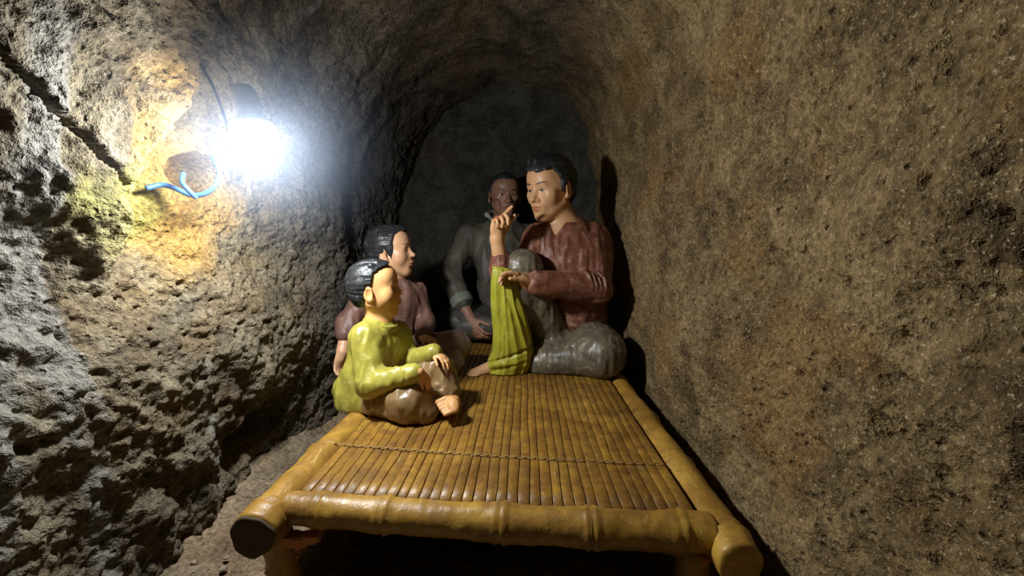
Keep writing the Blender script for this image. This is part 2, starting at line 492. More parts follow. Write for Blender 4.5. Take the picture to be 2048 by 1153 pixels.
def bamboo(name, a, b, r0, r1, nodes, parent=bed, seed=0, hollow=True, step=0.006):
    """bamboo pole with swollen double-ring nodes, uneven surface and open cut ends"""
    a = np.array(a, float); b = np.array(b, float); L = np.linalg.norm(b-a); n = int(L/step)
    t = np.linspace(0, 1, n); path = a+(b-a)*t[:, None]
    s = t*L
    r = r0+(r1-r0)*t
    for nd in nodes:
        r = r + 0.0035*np.exp(-((s-nd+0.007)/0.0035)**2) + 0.0045*np.exp(-((s-nd-0.007)/0.0045)**2) - 0.0035*np.exp(-((s-nd)/0.0030)**2)
        r = r + 0.002*np.exp(-((s-nd)/0.03)**2)
    path = path + np.c_[np.zeros(n), np.zeros(n), 0.003*np.sin(s*5+seed)]
    nseg = 28
    V, Q = frame_tube(path, r, nseg, False)
    d = 0.0016*fbm(V*22, 3, seed+3) + 0.0009*fbm(V*70, 2, seed+9)
    cen = np.repeat(path, nseg, axis=0); dirn = V-cen; dirn /= np.linalg.norm(dirn, axis=1)[:, None]
    V = V+dirn*d[:, None]
    V = list(V); Q = list(map(tuple, Q))
    for i, sgn in ((0, 1), (n-1, -1)):
        T = (b-a)/L*sgn
        ring = [np.array(V[i*nseg+k]) for k in range(nseg)]; c0 = path[i]
        prev = i*nseg
        for fr, dep in ((0.90, -0.004), (0.60, -0.005), (0.30, -0.004)):
            st = len(V)
            for p in ring: V.append(c0+(p-c0)*fr+T*dep)
            for k in range(nseg):
                q = (prev+k, prev+(k+1) % nseg, st+(k+1) % nseg, st+k)
                Q.append(q[::-1] if sgn > 0 else q)
            prev = st
        V.append(c0-T*0.004); c = len(V)-1
        for k in range(0, nseg, 2):
            q = (prev+k, prev+(k+1) % nseg, prev+(k+2) % nseg, c)
            Q.append(q[::-1] if sgn > 0 else q)
    me = mesh_from_arrays(name, np.array(V), np.array(Q)[:, ::-1])
    return link(name, me, M_BAMBOO, parent)

def rail_left(y): return -0.512+0.006*(y-0.7)
def rail_right(y): return 0.374-0.018*(y-0.66)
bamboo('side_rail', (rail_left(0.685), 0.685, 0.158), (rail_left(2.42), 2.42, 0.160), 0.043, 0.040, [0.035, 0.26, 0.62, 1.0, 1.4], seed=1)
bamboo('side_rail', (rail_right(0.645), 0.645, 0.160), (rail_right(2.42), 2.42, 0.162), 0.040, 0.038, [0.05, 0.27, 0.52, 0.85, 1.2], seed=5)
FL = np.array((-0.485, 0.748, 0.169)); FR = np.array((0.352, 0.706, 0.165))
bamboo('front_rail', FL, FR, 0.031, 0.036, [0.075, 0.205, 0.44, 0.615, 0.775], seed=9)
bamboo('back_rail', (-0.49, 2.38, 0.163), (0.34, 2.38, 0.163), 0.03, 0.032, [0.2, 0.4, 0.6], seed=12)

def box_obj(name, lo, hi, mat, parent, bev=0.0):
    bm = bmesh.new(); bmesh.ops.create_cube(bm, size=1)
    lo, hi = Vector(lo), Vector(hi)
    for v in bm.verts:
        v.co = Vector(((lo[i]+hi[i])/2+v.co[i]*(hi[i]-lo[i]) for i in range(3)))
    if bev: bmesh.ops.bevel(bm, geom=bm.edges[:], offset=bev, segments=2, affect='EDGES')
    me = bpy.data.meshes.new(name); bm.to_mesh(me); bm.free()
    return link(name, me, mat, parent)

# underlay below the slats, closed at rail level
def underlay():
    V = [(rail_left(0.76), 0.755, 0.168), (rail_right(0.74), 0.716, 0.168), (rail_right(2.38), 2.38, 0.168), (rail_left(2.38), 2.38, 0.168)]
    V += [(x, y, 0.1835) for x, y, z in V]
    Q = [(3, 2, 1, 0), (4, 5, 6, 7), (0, 1, 5, 4), (1, 2, 6, 5), (2, 3, 7, 6), (3, 0, 4, 7)]
    link('bed_base', mesh_from_arrays('bed_base', V, Q, False), M_GAP, bed)
underlay()

NSL = 35
def slats():
    x0, x1 = -0.465, 0.328
    wv = (x1-x0)/NSL
    # groove lines wander a little, shared by neighbouring slats
    yy = np.r_[np.linspace(0, 0.8, 17), np.linspace(0.9, 1.6, 6)]
    cuts = []
    for i in range(NSL+1):
        px = x0+wv*i
        wob = 0.0024*vnoise(np.c_[yy*5, np.full(len(yy), i*3.7), np.zeros(len(yy))], 3)+0.0015*vnoise(np.c_[yy*14, np.full(len(yy), i*5.1), np.zeros(len(yy))], 4)
        cuts.append(px+wob - 0.012*(yy/1.6)*(px > 0.0)*px/0.33)
    for i in range(NSL):
        g = 0.0006+0.0004*random.random()
        L, R = cuts[i]+g, cuts[i+1]-g
        fx = (x0+wv*(i+0.5))
        y0 = FL[1]+(FR[1]-FL[1])*(fx-FL[0])/(FR[0]-FL[0])+0.013
        Y = y0+yy
        n = len(yy)
        hz = BEDZ-0.004+0.0014*vnoise(np.c_[yy*6, np.full(n, i*2.3), np.zeros(n)], 6)+random.uniform(-0.001, 0.001)
        rows = []
        for j in range(n):
            c = (L[j]+R[j])/2; h = (R[j]-L[j])/2
            rows += [(c-h, Y[j], 0.184), (c-h, Y[j], hz[j]-0.0006), (c-h*0.92, Y[j], hz[j]), (c+h*0.92, Y[j], hz[j]), (c+h, Y[j], hz[j]-0.0006), (c+h, Y[j], 0.184)]
        Q = [(j*6+k, j*6+k+1, (j+1)*6+k+1, (j+1)*6+k) for j in range(n-1) for k in range(5)]
        Q += [(0, 3, 2, 1), (0, 5, 4, 3)]
        e = (n-1)*6
        Q += [(e, e+1, e+2, e+3), (e, e+3, e+4, e+5)]
        me = mesh_from_arrays('slat', rows, np.array(Q)[:, ::-1], False)
        link('slat', me, M_SLAT, bed)
slats()

# twisted cord stitched across the slats
def stitch():
    t = np.linspace(0, 1, 420)
    a = np.array((-0.475, 0.952, BEDZ-0.001)); b = np.array((0.325, 0.885, BEDZ-0.001))
    base = a+(b-a)*t[:, None]; base[:, 1] -= 0.008*np.sin(t*math.pi)
    for ph in (0, math.pi):
        p = base.copy(); p[:, 1] += 0.0028*np.sin(t*NSL*math.pi+ph); p[:, 2] += 0.0014*np.cos(t*NSL*math.pi+ph)
        tube_obj('stitching_cord', p, 0.0012, M_CORD, bed, 6)
    tube_obj('stitching_cord', catmull([(-0.552, 0.965, 0.170), (-0.530, 0.960, 0.198), (-0.505, 0.957, 0.2045), (-0.480, 0.953, 0.199)], 6), 0.003, M_BAMBOO, bed, 8)
stitch()

def shaded_end():  # dark disc over the left rail's end, shade painted in as its colour
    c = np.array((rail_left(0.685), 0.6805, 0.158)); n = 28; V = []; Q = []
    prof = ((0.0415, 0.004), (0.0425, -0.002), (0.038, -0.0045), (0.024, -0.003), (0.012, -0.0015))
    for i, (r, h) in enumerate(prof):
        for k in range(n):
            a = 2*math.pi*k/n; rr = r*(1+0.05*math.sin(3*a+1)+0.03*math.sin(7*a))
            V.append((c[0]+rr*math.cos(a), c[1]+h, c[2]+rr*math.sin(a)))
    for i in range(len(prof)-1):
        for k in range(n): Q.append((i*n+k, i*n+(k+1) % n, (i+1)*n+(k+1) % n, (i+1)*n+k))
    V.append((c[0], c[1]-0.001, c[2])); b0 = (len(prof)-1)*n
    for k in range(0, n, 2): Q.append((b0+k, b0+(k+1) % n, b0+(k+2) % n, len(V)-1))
    o = link('shaded_end', mesh_from_arrays('shaded_end', V, Q), flat_mat('shade_dark_bamboo', (0.075, 0.048, 0.022), 0.8), bed)
    o['label'] = 'dark disc over the end of the left rail, its shade put into the colour'
shaded_end()
# legs: splayed bamboo posts under the corners, diagonal brace with the paint chipped off
for nm, a, b in (('leg', (-0.512, 0.740, 0.140), (-0.478, 0.735, -0.01)), ('leg', (0.330, 0.735, 0.150), (0.325, 0.715, -0.01)),
                 ('leg', (-0.47, 2.3, 0.15), (-0.45, 2.3, -0.01)), ('leg', (0.32, 2.3, 0.15), (0.31, 2.3, -0.01))):
    bamboo(nm, a, b, 0.030, 0.027, [0.09], seed=17)
def clay_chip(name, cen, sx, sy, sz, parent, seed):
    bm = bmesh.new(); bmesh.ops.create_icosphere(bm, subdivisions=2, radius=1)
    r = random.Random(seed)
    for v in bm.verts:
        k = 1+r.uniform(-0.22, 0.22)
        c = v.co*k
        v.co = Vector((cen[0]+max(-0.75, min(0.75, c.x))*sx, cen[1]+max(-0.75, min(0.75, c.y))*sy, cen[2]+max(-0.6, min(0.6, c.z))*sz))
    me = bpy.data.meshes.new(name); bm.to_mesh(me); bm.free()
    o = link(name, me, M_CLAY, parent)
    if parent is bed: o['label'] = 'orange bare clay where the paint has chipped off'
    return o
clay_chip('chipped_patch', at(594, 1080, 0.735), 0.032, 0.018, 0.020, bed, 3)
clay_chip('chipped_patch', at(624, 1076, 0.735), 0.022, 0.016, 0.016, bed, 4)
clay_chip('chipped_patch', at(597, 1098, 0.742), 0.009, 0.010, 0.010, bed, 5)
clay_chip('chipped_patch', at(596, 1112, 0.742), 0.006, 0.008, 0.006, bed, 6)
clay_chip('chipped_patch', at(1408, 1120, 0.690), 0.012, 0.012, 0.014, bed, 7)

# ------------------------------------------------------------------ signed-distance sculpting
def unit(v):
    v = np.asarray(v, float); return v/np.linalg.norm(v)
def basis(fwd, up):
    f = unit(fwd); r = unit(np.cross(f, up)); u = np.cross(r, f)
    return np.array((r, f, u))          # rows: right, forward, up

class Sculpt:
    def __init__(self):
        self.pr = []; self.disp = None; self.cut = None; self.zmin = None
    def cone(self, a, b, ra, rb=None, k=0.02, op=1):
        self.pr.append(('c', np.asarray(a, float), np.asarray(b, float), ra, ra if rb is None else rb, k, op)); return self
    def chain(self, pts, rs, k=0.02):
        for i in range(len(pts)-1): self.cone(pts[i], pts[i+1], rs[i], rs[i+1], k)
        return self
    def ell(self, c, r, B=None, k=0.02, op=1):
        self.pr.append(('e', np.asarray(c, float), np.eye(3) if B is None else np.asarray(B, float), np.asarray(r, float), None, k, op)); return self
    @staticmethod
    def _d(p, P):
        if p[0] == 'c':
            a, b, ra, rb = p[1:5]; ab = b-a; L = max(float(ab@ab), 1e-12)
            q = P-a.astype(P.dtype); ab = ab.astype(P.dtype)
            t = np.minimum(np.maximum((q@ab)/P.dtype.type(L), 0), 1)
            q -= t[:, None]*ab
            return np.sqrt(np.einsum('ij,ij->i', q, q))-(P.dtype.type(ra)+t*P.dtype.type(rb-ra))
        c, B, r = p[1:4]
        q = (P-c.astype(P.dtype))@(B.T/r).astype(P.dtype)
        k0 = np.sqrt(np.einsum('ij,ij->i', q, q)); q = q/r.astype(P.dtype)
        k1 = np.sqrt(np.einsum('ij,ij->i', q, q))+P.dtype.type(1e-7)
        return np.where(k0 < 1e-3, P.dtype.type(-r.min()), k0*(k0-1)/k1)
    def bounds(self):
        lo = np.full(3, 9.0); hi = -lo
        for p in self.pr:
            if p[6] < 0: continue
            if p[0] == 'c': m_ = max(p[3], p[4]); a = np.minimum(p[1], p[2])-m_; b = np.maximum(p[1], p[2])+m_
            else: m_ = np.sqrt(((p[2]*p[3][:, None])**2).sum(0)); a = p[1]-m_; b = p[1]+m_
            lo = np.minimum(lo, a); hi = np.maximum(hi, b)
        return lo-0.02, hi+0.02
    def mesh(self, name, h):
        lo, hi = self.bounds(); nb = 12
        nB = np.ceil((hi-lo)/(h*nb)).astype(int); dim = nB*nb+1
        D = np.full(dim, 0.05, np.float32)
        g = np.stack(np.meshgrid(*[np.arange(n) for n in nB], indexing='ij'), -1).reshape(-1, 3)
        cen = lo+(g*nb+nb/2)*h
        R = nb*h*0.8661+1e-6
        DD = np.array([self._d(p, cen) for p in self.pr])
        add = np.array([p[6] > 0 for p in self.pr])
        dm = DD[add].min(0)
        slack = 0.028
        sub = DD[~add].min(0) if (~add).any() else np.full(len(cen), 9.0)
        off = np.stack(np.meshgrid(*[np.arange(nb+1)]*3, indexing='ij'), -1).reshape(-1, 3)
        for bi in range(len(cen)):
            if dm[bi] > R+slack: continue
            i0 = g[bi]*nb
            sl = tuple(slice(i0[k], i0[k]+nb+1) for k in range(3))
            if dm[bi] < -(R+slack) and sub[bi] > R+0.02 and self.cut is None and (self.zmin is None or cen[bi, 2]-R > self.zmin+0.02): D[sl] = -0.05; continue
            P = (lo+(i0+off)*h).astype(np.float32)
            d = None
            for j, p in enumerate(self.pr):
                k = p[5]
                if p[6] > 0:
                    if DD[j, bi] > dm[bi]+2*R+k: continue
                    e = self._d(p, P)
                    if d is None: d = e
                    else:
                        hh = np.maximum(k-np.abs(d-e), 0)/k
                        d = np.minimum(d, e)-hh*hh*k*0.25
                else:
                    if d is None or DD[j, bi] > R+k+0.01: continue
                    e = -self._d(p, P)
                    hh = np.maximum(k-np.abs(d-e), 0)/k
                    d = np.maximum(d, e)+hh*hh*k*0.25
            if self.disp is not None:
                nr = np.abs(d) < 0.03
                if nr.any(): d[nr] -= self.disp(P[nr])
            if self.cut is not None: d = np.maximum(d, self.cut(P))
            if self.zmin is not None: d = np.maximum(d, np.float32(self.zmin)-P[:, 2])
            D[sl] = d.reshape((nb+1,)*3)
        return surface_net(name, D, lo, h)

def surface_net(name, D, lo, h):
    S = D < 0
    c = [S[i:S.shape[0]-1+i, j:S.shape[1]-1+j, k:S.shape[2]-1+k] for i in (0, 1) for j in (0, 1) for k in (0, 1)]
    s = sum(x.astype(np.int8) for x in c)
    act = np.argwhere((s > 0) & (s < 8))
    idx = -np.ones(s.shape, np.int32); idx[tuple(act.T)] = np.arange(len(act))
    acc = np.zeros((len(act), 3)); cnt = np.zeros(len(act))
    val = {}
    for i in (0, 1):
        for j in (0, 1):
            for k in (0, 1): val[i, j, k] = D[act[:, 0]+i, act[:, 1]+j, act[:, 2]+k]
    for a in val:
        for ax in range(3):
            if a[ax]: continue
            b = list(a); b[ax] = 1; b = tuple(b)
            da, db = val[a], val[b]; mk = (da < 0) != (db < 0)
            t = np.where(mk, da/np.where(da == db, 1, da-db), 0)
            p = np.tile(np.array(a, float), (len(act), 1)); p[:, ax] += t
            acc[mk] += p[mk]; cnt[mk] += 1
    V = lo+(act+acc/cnt[:, None])*h
    Q = []
    n = D.shape
    for ax in range(3):
        u, v = [(1, 2), (2, 0), (0, 1)][ax]
        A = np.take(S, np.arange(n[ax]-1), ax); B = np.take(S, np.arange(1, n[ax]), ax)
        e = np.argwhere(A != B)
        e = e[(e[:, u] > 0) & (e[:, v] > 0) & (e[:, u] < n[u]-1) & (e[:, v] < n[v]-1)]
        du = np.zeros(3, int); du[u] = 1; dv = np.zeros(3, int); dv[v] = 1
        q = np.stack([idx[tuple((e-du-dv).T)], idx[tuple((e-dv).T)], idx[tuple(e.T)], idx[tuple((e-du).T)]], 1)
        ins = S[tuple(e.T)]
        q[~ins] = q[~ins][:, ::-1]
        Q.append(q)
    Q = np.concatenate(Q); Q = Q[(Q >= 0).all(1)]
    # one relaxation pass to soften voxel steps
    E = np.concatenate([Q[:, [0, 1]], Q[:, [1, 2]], Q[:, [2, 3]], Q[:, [3, 0]]])
    for lam in (0.5, 0.35):
        sm = np.zeros_like(V); ct = np.zeros(len(V))
        for kx in range(3):
            sm[:, kx] = np.bincount(E[:, 0], V[E[:, 1], kx], len(V))
        ct = np.maximum(np.bincount(E[:, 0], minlength=len(V)), 1)
        V = V+lam*(sm/ct[:, None]-V)
    return V, Q

# ---- anatomy
class Head:
    """local frame: x right of the person, y forward, z up; chin at z=0, crown at z=1, all times H"""
    def __init__(self, centre, fwd, up, H, child=0.0, gaunt=0.0, jaw=1.0):
        self.B = basis(fwd, up); self.H = H; self.child = child; self.gaunt = gaunt; self.jaw = jaw
        self.o = np.asarray(centre, float)-self.B[2]*H*0.5
    def w(self, x, y, z): return self.o+(self.B.T@np.array((x, y, z)))*self.H
    def loc(self, P): return ((P-self.o)@self.B.T)/self.H
    def build(self, s, neck_to, neck_r):
        H, c, g = self.H, self.child, self.gaunt
        W = self.w
        e = lambda x, y, z, rx, ry, rz, k=0.05, op=1: s.ell(W(x, y, z), np.array((rx, ry, rz))*H, self.B, k*H, op)
        k = lambda a, b, ra, rb, kk=0.05, op=1: s.cone(W(*a), W(*b), ra*H, rb*H, kk*H, op)
        e(0, -0.07, 0.63, 0.345, 0.415, 0.37, 0.06)
        e(0, 0.10, 0.40, 0.265+0.05*c-0.02*g, 0.27+0.02*c, 0.36, 0.12)
        for sx in (-1, 1):
            k((sx*0.235*self.jaw, -0.03, 0.27), (sx*0.07, 0.23, 0.085), 0.075+0.02*c, 0.085, 0.12)
            e(sx*(0.185+0.01*c), 0.215, 0.36+0.0*c, 0.095+0.045*c, 0.10+0.03*c, 0.10+0.05*c, 0.10)
            e(sx*0.20, 0.225, 0.435, 0.075, 0.075, 0.05+0.02*c, 0.08)
        e(0, 0.275-0.03*c, 0.075, 0.085, 0.075, 0.075, 0.10)
        e(0, 0.20, 0.70, 0.24, 0.165, 0.19, 0.12)                        # forehead
        k((-0.14, 0.295, 0.565), (0.14, 0.295, 0.565), 0.058-0.014*c, 0.058-0.014*c, 0.07)
        for sx in (-1, 1):
            e(sx*0.135, 0.395-0.01*c, 0.490, 0.085, 0.055, 0.052, 0.06, -1)   # sockets
            e(sx*0.130, 0.283+0.012*c, 0.492, 0.082, 0.062, 0.050, 0.02)              # eyeball and lids
            k((sx*0.195, 0.275, 0.507), (sx*0.075, 0.326, 0.510), 0.016, 0.016, 0.022)  # upper lid roll
            k((sx*0.185, 0.285, 0.462), (sx*0.080, 0.320, 0.455), 0.012, 0.012, 0.03)
        nz = 0.0+0.03*c
        k((0, 0.325, 0.545), (0, 0.425-0.025*c, 0.375+nz), 0.030, 0.047, 0.05)
        e(0, 0.438-0.022*c, 0.362+nz, 0.054, 0.056, 0.044, 0.03)
        for sx in (-1, 1): e(sx*0.058, 0.375-0.03*c, 0.345+nz, 0.038, 0.048, 0.032, 0.02)
        for sx in (-1, 1): e(sx*0.028, 0.425-0.04*c, 0.318+nz, 0.016, 0.018, 0.016, 0.015, -1)
        e(0, 0.31, 0.23, 0.13, 0.08, 0.10, 0.09)                         # muzzle
        e(0, 0.378+0.015*c, 0.245, 0.098, 0.040, 0.028, 0.02)
        e(0, 0.368+0.012*c, 0.190, 0.080, 0.042, 0.031, 0.02)
        k((-0.075, 0.392+0.02*c, 0.217), (0.075, 0.392+0.02*c, 0.217), 0.007, 0.007, 0.02, -1)
        if g:
            for sx in (-1, 1): e(sx*0.225, 0.245, 0.275, 0.05, 0.06, 0.10, 0.10, -1)
        e(0, 0.385, 0.140, 0.07, 0.03, 0.022, 0.05, -1)
        for sx in (-1, 1):                                                # ears
            eb = np.array((unit(self.B[0]*0.94-self.B[1]*sx*0.34), unit(self.B[1]*0.94+self.B[0]*sx*0.34), self.B[2]))
            cx = sx*(0.350)
            s.ell(W(cx, -0.055, 0.44), np.array((0.032, 0.095, 0.145))*H, eb, 0.03*H)
            s.ell(W(cx+sx*0.030, -0.036, 0.455), np.array((0.030, 0.056, 0.092))*H, eb, 0.012*H, -1)
            s.ell(W(cx-sx*0.004, 0.005, 0.345), np.array((0.026, 0.040, 0.042))*H, eb, 0.03*H)
        a = W(0, -0.11, 0.28); s.cone(a, neck_to, neck_r*0.95, neck_r*1.1, 0.03)
    def paint(self, V, skin, lip, brow=1.0):
        """skin colour (alpha = eyebrow strength) with a blush on the cheeks"""
        C = np.tile(np.array((*skin, brow), np.float32), (len(V), 1))
        x, y, z = self.loc(V).T
        ck = (0.25*np.exp(-(((np.abs(x)-0.20)/0.10)**2+((z-0.34)/0.10)**2))*(y > 0.1)*(np.abs(z) < 1.5))[:, None]
        C[:, :3] = C[:, :3]*(1-ck)+np.array(lip)*ck
        return C

def build_hair(head, line, puff=0.035, noise_amp=0.012, seed=0, tuft=None):
    s = Sculpt(); H = head.H
    s.ell(head.w(0, -0.07, 0.63), np.array((0.345+puff, 0.415+puff, 0.37+puff))*H, head.B, 0.05*H)
    s.ell(head.w(0, 0.17, 0.72), np.array((0.25+puff*0.8, 0.19+puff*0.8, 0.21+puff))*H, head.B, 0.12*H)
    s.ell(head.w(0, -0.22, 0.40), np.array((0.25+puff, 0.20+puff, 0.26))*H, head.B, 0.12*H)
    for sx in (-1, 1):
        s.cone(head.w(sx*0.31, 0.03, 0.60), head.w(sx*0.293, 0.055, 0.44), 0.045*H, 0.018*H, 0.04*H)
    for a, b, r in (tuft or []):
        s.cone(head.w(*a), head.w(*b), r*H, r*0.4*H, 0.03*H)
    ys, zs = zip(*line)
    def disp(P):
        L = head.loc(P)
        ang = np.arctan2(L[:, 0], L[:, 2]-0.55)
        q = np.c_[ang*9, L[:, 1]*3.0, L[:, 2]*2.0]
        return H*noise_amp*(vnoise(q*1.0, seed)+0.6*vnoise(q*2.3, seed+1))
    def cut(P):
        L = head.loc(P)
        zl = np.interp(L[:, 1], ys, zs)
        zl = zl+0.030*vnoise(np.c_[L[:, 0]*9, L[:, 1]*9, L[:, 2]*0], seed+5)+0.014*vnoise(np.c_[L[:, 0]*26, L[:, 1]*26, L[:, 2]*0], seed+6)
        return (zl-L[:, 2])*H*0.6
    s.disp, s.cut = disp, cut
    return s

def build_hand(s, wrist, direc, palm_n, size, side, curls, spread=0.10, thumb=(0.5, 0.5)):
    """palm and five fingers. palm_n points out of the palm; side=+1 puts the thumb on cross(dir, palm_n)*+1.
    curls: bend per joint (radians) for index..little; thumb: (outward angle, bend)"""
    d = unit(direc); n = unit(palm_n-np.dot(palm_n, d)*d); t = np.cross(d, n)*side     # thumb side
    S = size                                                   # hand length
    B = np.array((t, d, n))
    w0 = np.asarray(wrist, float)
    s.ell(w0+d*S*0.26, np.array((0.215, 0.29, 0.095))*S, B, 0.05*S)
    s.cone(w0, w0+d*S*0.2, 0.150*S, 0.140*S, 0.08*S)
    lens = (0.42, 0.47, 0.44, 0.35); rad = (0.056, 0.058, 0.055, 0.047)
    for i in range(4):
        o = (0.165, 0.055, -0.055, -0.155)[i]
        base = w0+d*S*(0.48-0.025*abs(i-1))+t*S*o
        dd = unit(d+t*spread*(1.5-i)*0.6); a = 0.0; p = base; r = rad[i]*S
        cs = curls[i] if isinstance(curls[i], (tuple, list)) else (curls[i],)*3
        for j, fr in enumerate((0.42, 0.32, 0.26)):
            a += cs[j]
            q = p+(dd*math.cos(a)+n*math.sin(a))*S*lens[i]*fr
            s.cone(p, q, r*(1-0.07*j), r*(0.94-0.10*j), 0.014*S if j else 0.03*S)
            p = q
    a, bnd = thumb
    p = w0+d*S*0.12+t*S*0.13+n*S*0.03
    dr = unit(d*math.cos(a)+t*math.sin(a)+n*0.25)
    q = p+dr*S*0.22; s.cone(p, q, 0.082*S, 0.068*S, 0.04*S)
    dr2 = unit(dr+n*bnd*0.6+d*bnd*0.5); e = q+dr2*S*0.17; s.cone(q, e, 0.064*S, 0.056*S, 0.02*S)
    dr3 = unit(dr2+n*bnd*0.5+d*bnd*0.4); s.cone(e, e+dr3*S*0.13, 0.056*S, 0.045*S, 0.014*S)

def build_foot(s, ankle, heel_dir, toe, up, L, side):
    """foot from the ankle to toe; side=+1 puts the big toe on cross(fwd, up)*+1"""
    ankle = np.asarray(ankle, float); toe = np.asarray(toe, float)
    f = unit(toe-ankle); u = unit(up-np.dot(up, f)*f); t = np.cross(f, u)*side
    B = np.array((t, f, u))
    ball = ankle+f*L*0.60-u*L*0.05
    s.ell(ankle-f*L*0.08-u*L*0.10, np.array((0.13, 0.16, 0.14))*L, B, 0.06*L)
    s.cone(ankle, ball, 0.15*L, 0.12*L, 0.08*L)
    s.ell(ball, np.array((0.20, 0.18, 0.095))*L, B, 0.06*L)
    for i in range(5):
        o = (0.145, 0.055, -0.015, -0.080, -0.140)[i]; r = (0.062, 0.044, 0.041, 0.038, 0.035)[i]
        p = ball+t*L*o+f*L*(0.12-0.025*i)-u*L*0.01
        q = p+f*L*(0.16, 0.15, 0.14, 0.12, 0.10)[i]-u*L*0.02
        s.cone(p, q, r*L*0.86, r*L*0.96, 0.008*L)

def emit(name, s, h, mat, parent, paint=None, head=None):
    V, Q = s.mesh(name, h)
    me = mesh_from_arrays(name, V, Q)
    if paint is not None: add_color(me, paint(V))
    if head is not None:      # coordinates on the head, for the painted features
        a = me.attributes.new('headpos', 'FLOAT_VECTOR', 'POINT')
        a.data.foreach_set('vector', np.clip(head.loc(V), -3, 3).astype(np.float32).ravel())
    return link(name, me, mat, parent)

def folds(seed, amp, freq, axis_scale):
    sc = np.array(axis_scale, float)
    def f(P):
        q = P*sc*freq
        return amp*((1-2*np.abs(vnoise(q, seed)))*0.6+0.5*vnoise(q*2.1+3, seed+1))
    return f

SKIN = (0.60, 0.34, 0.17)
LIP = (0.40, 0.16, 0.09)
BZ = BEDZ-0.003

# ================================================================== man sewing
def man():
    root = empty('person_statue', (0.19, 1.68, BEDZ))
    tag(root, 'painted statue of a seated person in maroon shirt and grey trousers, sewing yellow-green cloth', 'statue')
    pel = at(1150, 695, 1.79); wa = at(1150, 615, 1.755); ch = at(1142, 520, 1.735); nb = at(1128, 448, 1.73)
    shL = at(1186, 482, 1.745); shR = at(1077, 482, 1.725)
    elL = at(1196, 578, 1.60); wrL = at(1060, 566, 1.50)
    elR = at(1012, 598, 1.58); wrR = at(994, 478, 1.53)
    hipL = at(1178, 705, 1.77); knL = at(1200, 712, 1.54); anL = at(1075, 724, 1.58)
    hipR = at(1110, 700, 1.71); knR = at(1046, 536, 1.57); anR = at(1008, 732, 1.57)
    yaw = math.radians(46)
    head = Head(at(1100, 376, 1.70), (-math.sin(yaw), -math.cos(yaw), -0.20), (0.03, 0, 1), 0.250, jaw=0.95)
    b = Sculpt(); b.zmin = BZ
    b.ell(pel, (0.15, 0.12, 0.11)); b.cone(pel, wa, 0.11, 0.105, 0.05); b.cone(wa, ch, 0.105, 0.12, 0.05)
    b.ell(ch, (0.155, 0.10, 0.15), None, 0.05); b.cone(shL, shR, 0.055, 0.055, 0.05); b.cone(nb+[0, 0.01, -0.02], ch, 0.07, 0.09, 0.05)
    head.build(b, nb+np.array((0, 0.01, -0.01)), 0.056)
    for sh, el, wr in ((shL, elL, wrL), (shR, elR, wrR)):
        b.cone(sh, el, 0.046, 0.038, 0.03); b.cone(el, wr, 0.037, 0.027, 0.03)
    b.chain([hipL, knL, anL], [0.07, 0.055, 0.036], 0.04); b.chain([hipR, knR, anR], [0.075, 0.055, 0.036], 0.04)
    # raised hand: palm to the left, index and thumb pinching a needle
    build_hand(b, wrR, at(1000, 405, 1.51)-wrR, np.array((0.62, -0.72, 0.0)), 0.162, 1,
               [(0.35, 0.45, 0.15), (0.95, 1.25, 0.8), (1.15, 1.35, 0.9), (1.3, 1.4, 0.9)], 0.02, (0.42, 0.25))
    # lower hand holding the cloth
    build_hand(b, wrL, at(1006, 536, 1.455)-wrL, np.array((-0.15, -0.15, -1.0)), 0.160, 1,
               [(0.25, 0.35, 0.3), (0.45, 0.6, 0.5), (0.6, 0.7, 0.6), (0.7, 0.8, 0.6)], 0.05, (0.22, 0.2))
    build_foot(b, anR+np.array((-0.02, -0.015, 0.012)), None, at(930, 751, 1.50), np.array((0, 0, 1.0)), 0.185, -1)
    build_foot(b, anL, None, at(1030, 735, 1.60), np.array((0, 0, 1.0)), 0.18, -1)
    emit('body', b, 0.0036, M_SKIN, root, lambda V: head.paint(V, SKIN, LIP), head)
    line = [(-0.7, 0.20), (-0.30, 0.16), (-0.17, 0.30), (-0.12, 0.56), (-0.03, 0.60), (0.0, 0.42), (0.07, 0.42), (0.085, 0.60), (0.13, 0.72), (0.20, 0.785), (0.30, 0.80), (0.6, 0.80)]
    hs = build_hair(head, line, 0.045, 0.014, 3, [((0.10, 0.30, 0.93), (0.055, 0.385, 0.765), 0.05), ((-0.05, 0.30, 0.94), (-0.12, 0.37, 0.80), 0.05), ((0.19, 0.18, 0.90), (0.225, 0.255, 0.74), 0.04)])
    emit('hair', hs, 0.003, M_HAIR, root)
    # shirt
    s = Sculpt()
    s.ell(at(1147, 668, 1.775), (0.165, 0.135, 0.085), None, 0.05)
    s.cone(pel+np.array((0, 0, 0.03)), wa, 0.135, 0.125, 0.05); s.cone(wa, ch, 0.125, 0.132, 0.05)
    s.ell(ch, (0.172, 0.118, 0.16), None, 0.05)
    s.ell(ch+np.array((0.065, -0.065, -0.02)), (0.075, 0.055, 0.085), None, 0.05)
    s.ell(ch+np.array((-0.065, -0.06, -0.02)), (0.075, 0.055, 0.085), None, 0.05)
    s.cone(shL, shR, 0.062, 0.062, 0.06); s.cone(nb+np.array((0.004, 0.015, -0.050)), ch, 0.080, 0.10, 0.06)
    s.cone(shL, elL, 0.060, 0.054, 0.04); s.cone(elL, wrL+(elL-wrL)*0.10, 0.056, 0.050, 0.02)
    s.cone(shR, elR, 0.060, 0.052, 0.04); s.cone(elR, wrR+(elR-wrR)*0.50, 0.052, 0.047, 0.02)
    s.cone(wrR+(elR-wrR)*0.48, wrR+(elR-wrR)*0.40, 0.049, 0.046, 0.012)
    # bunched folds at the elbow, standing collar
    ax = unit(wrL-elL)
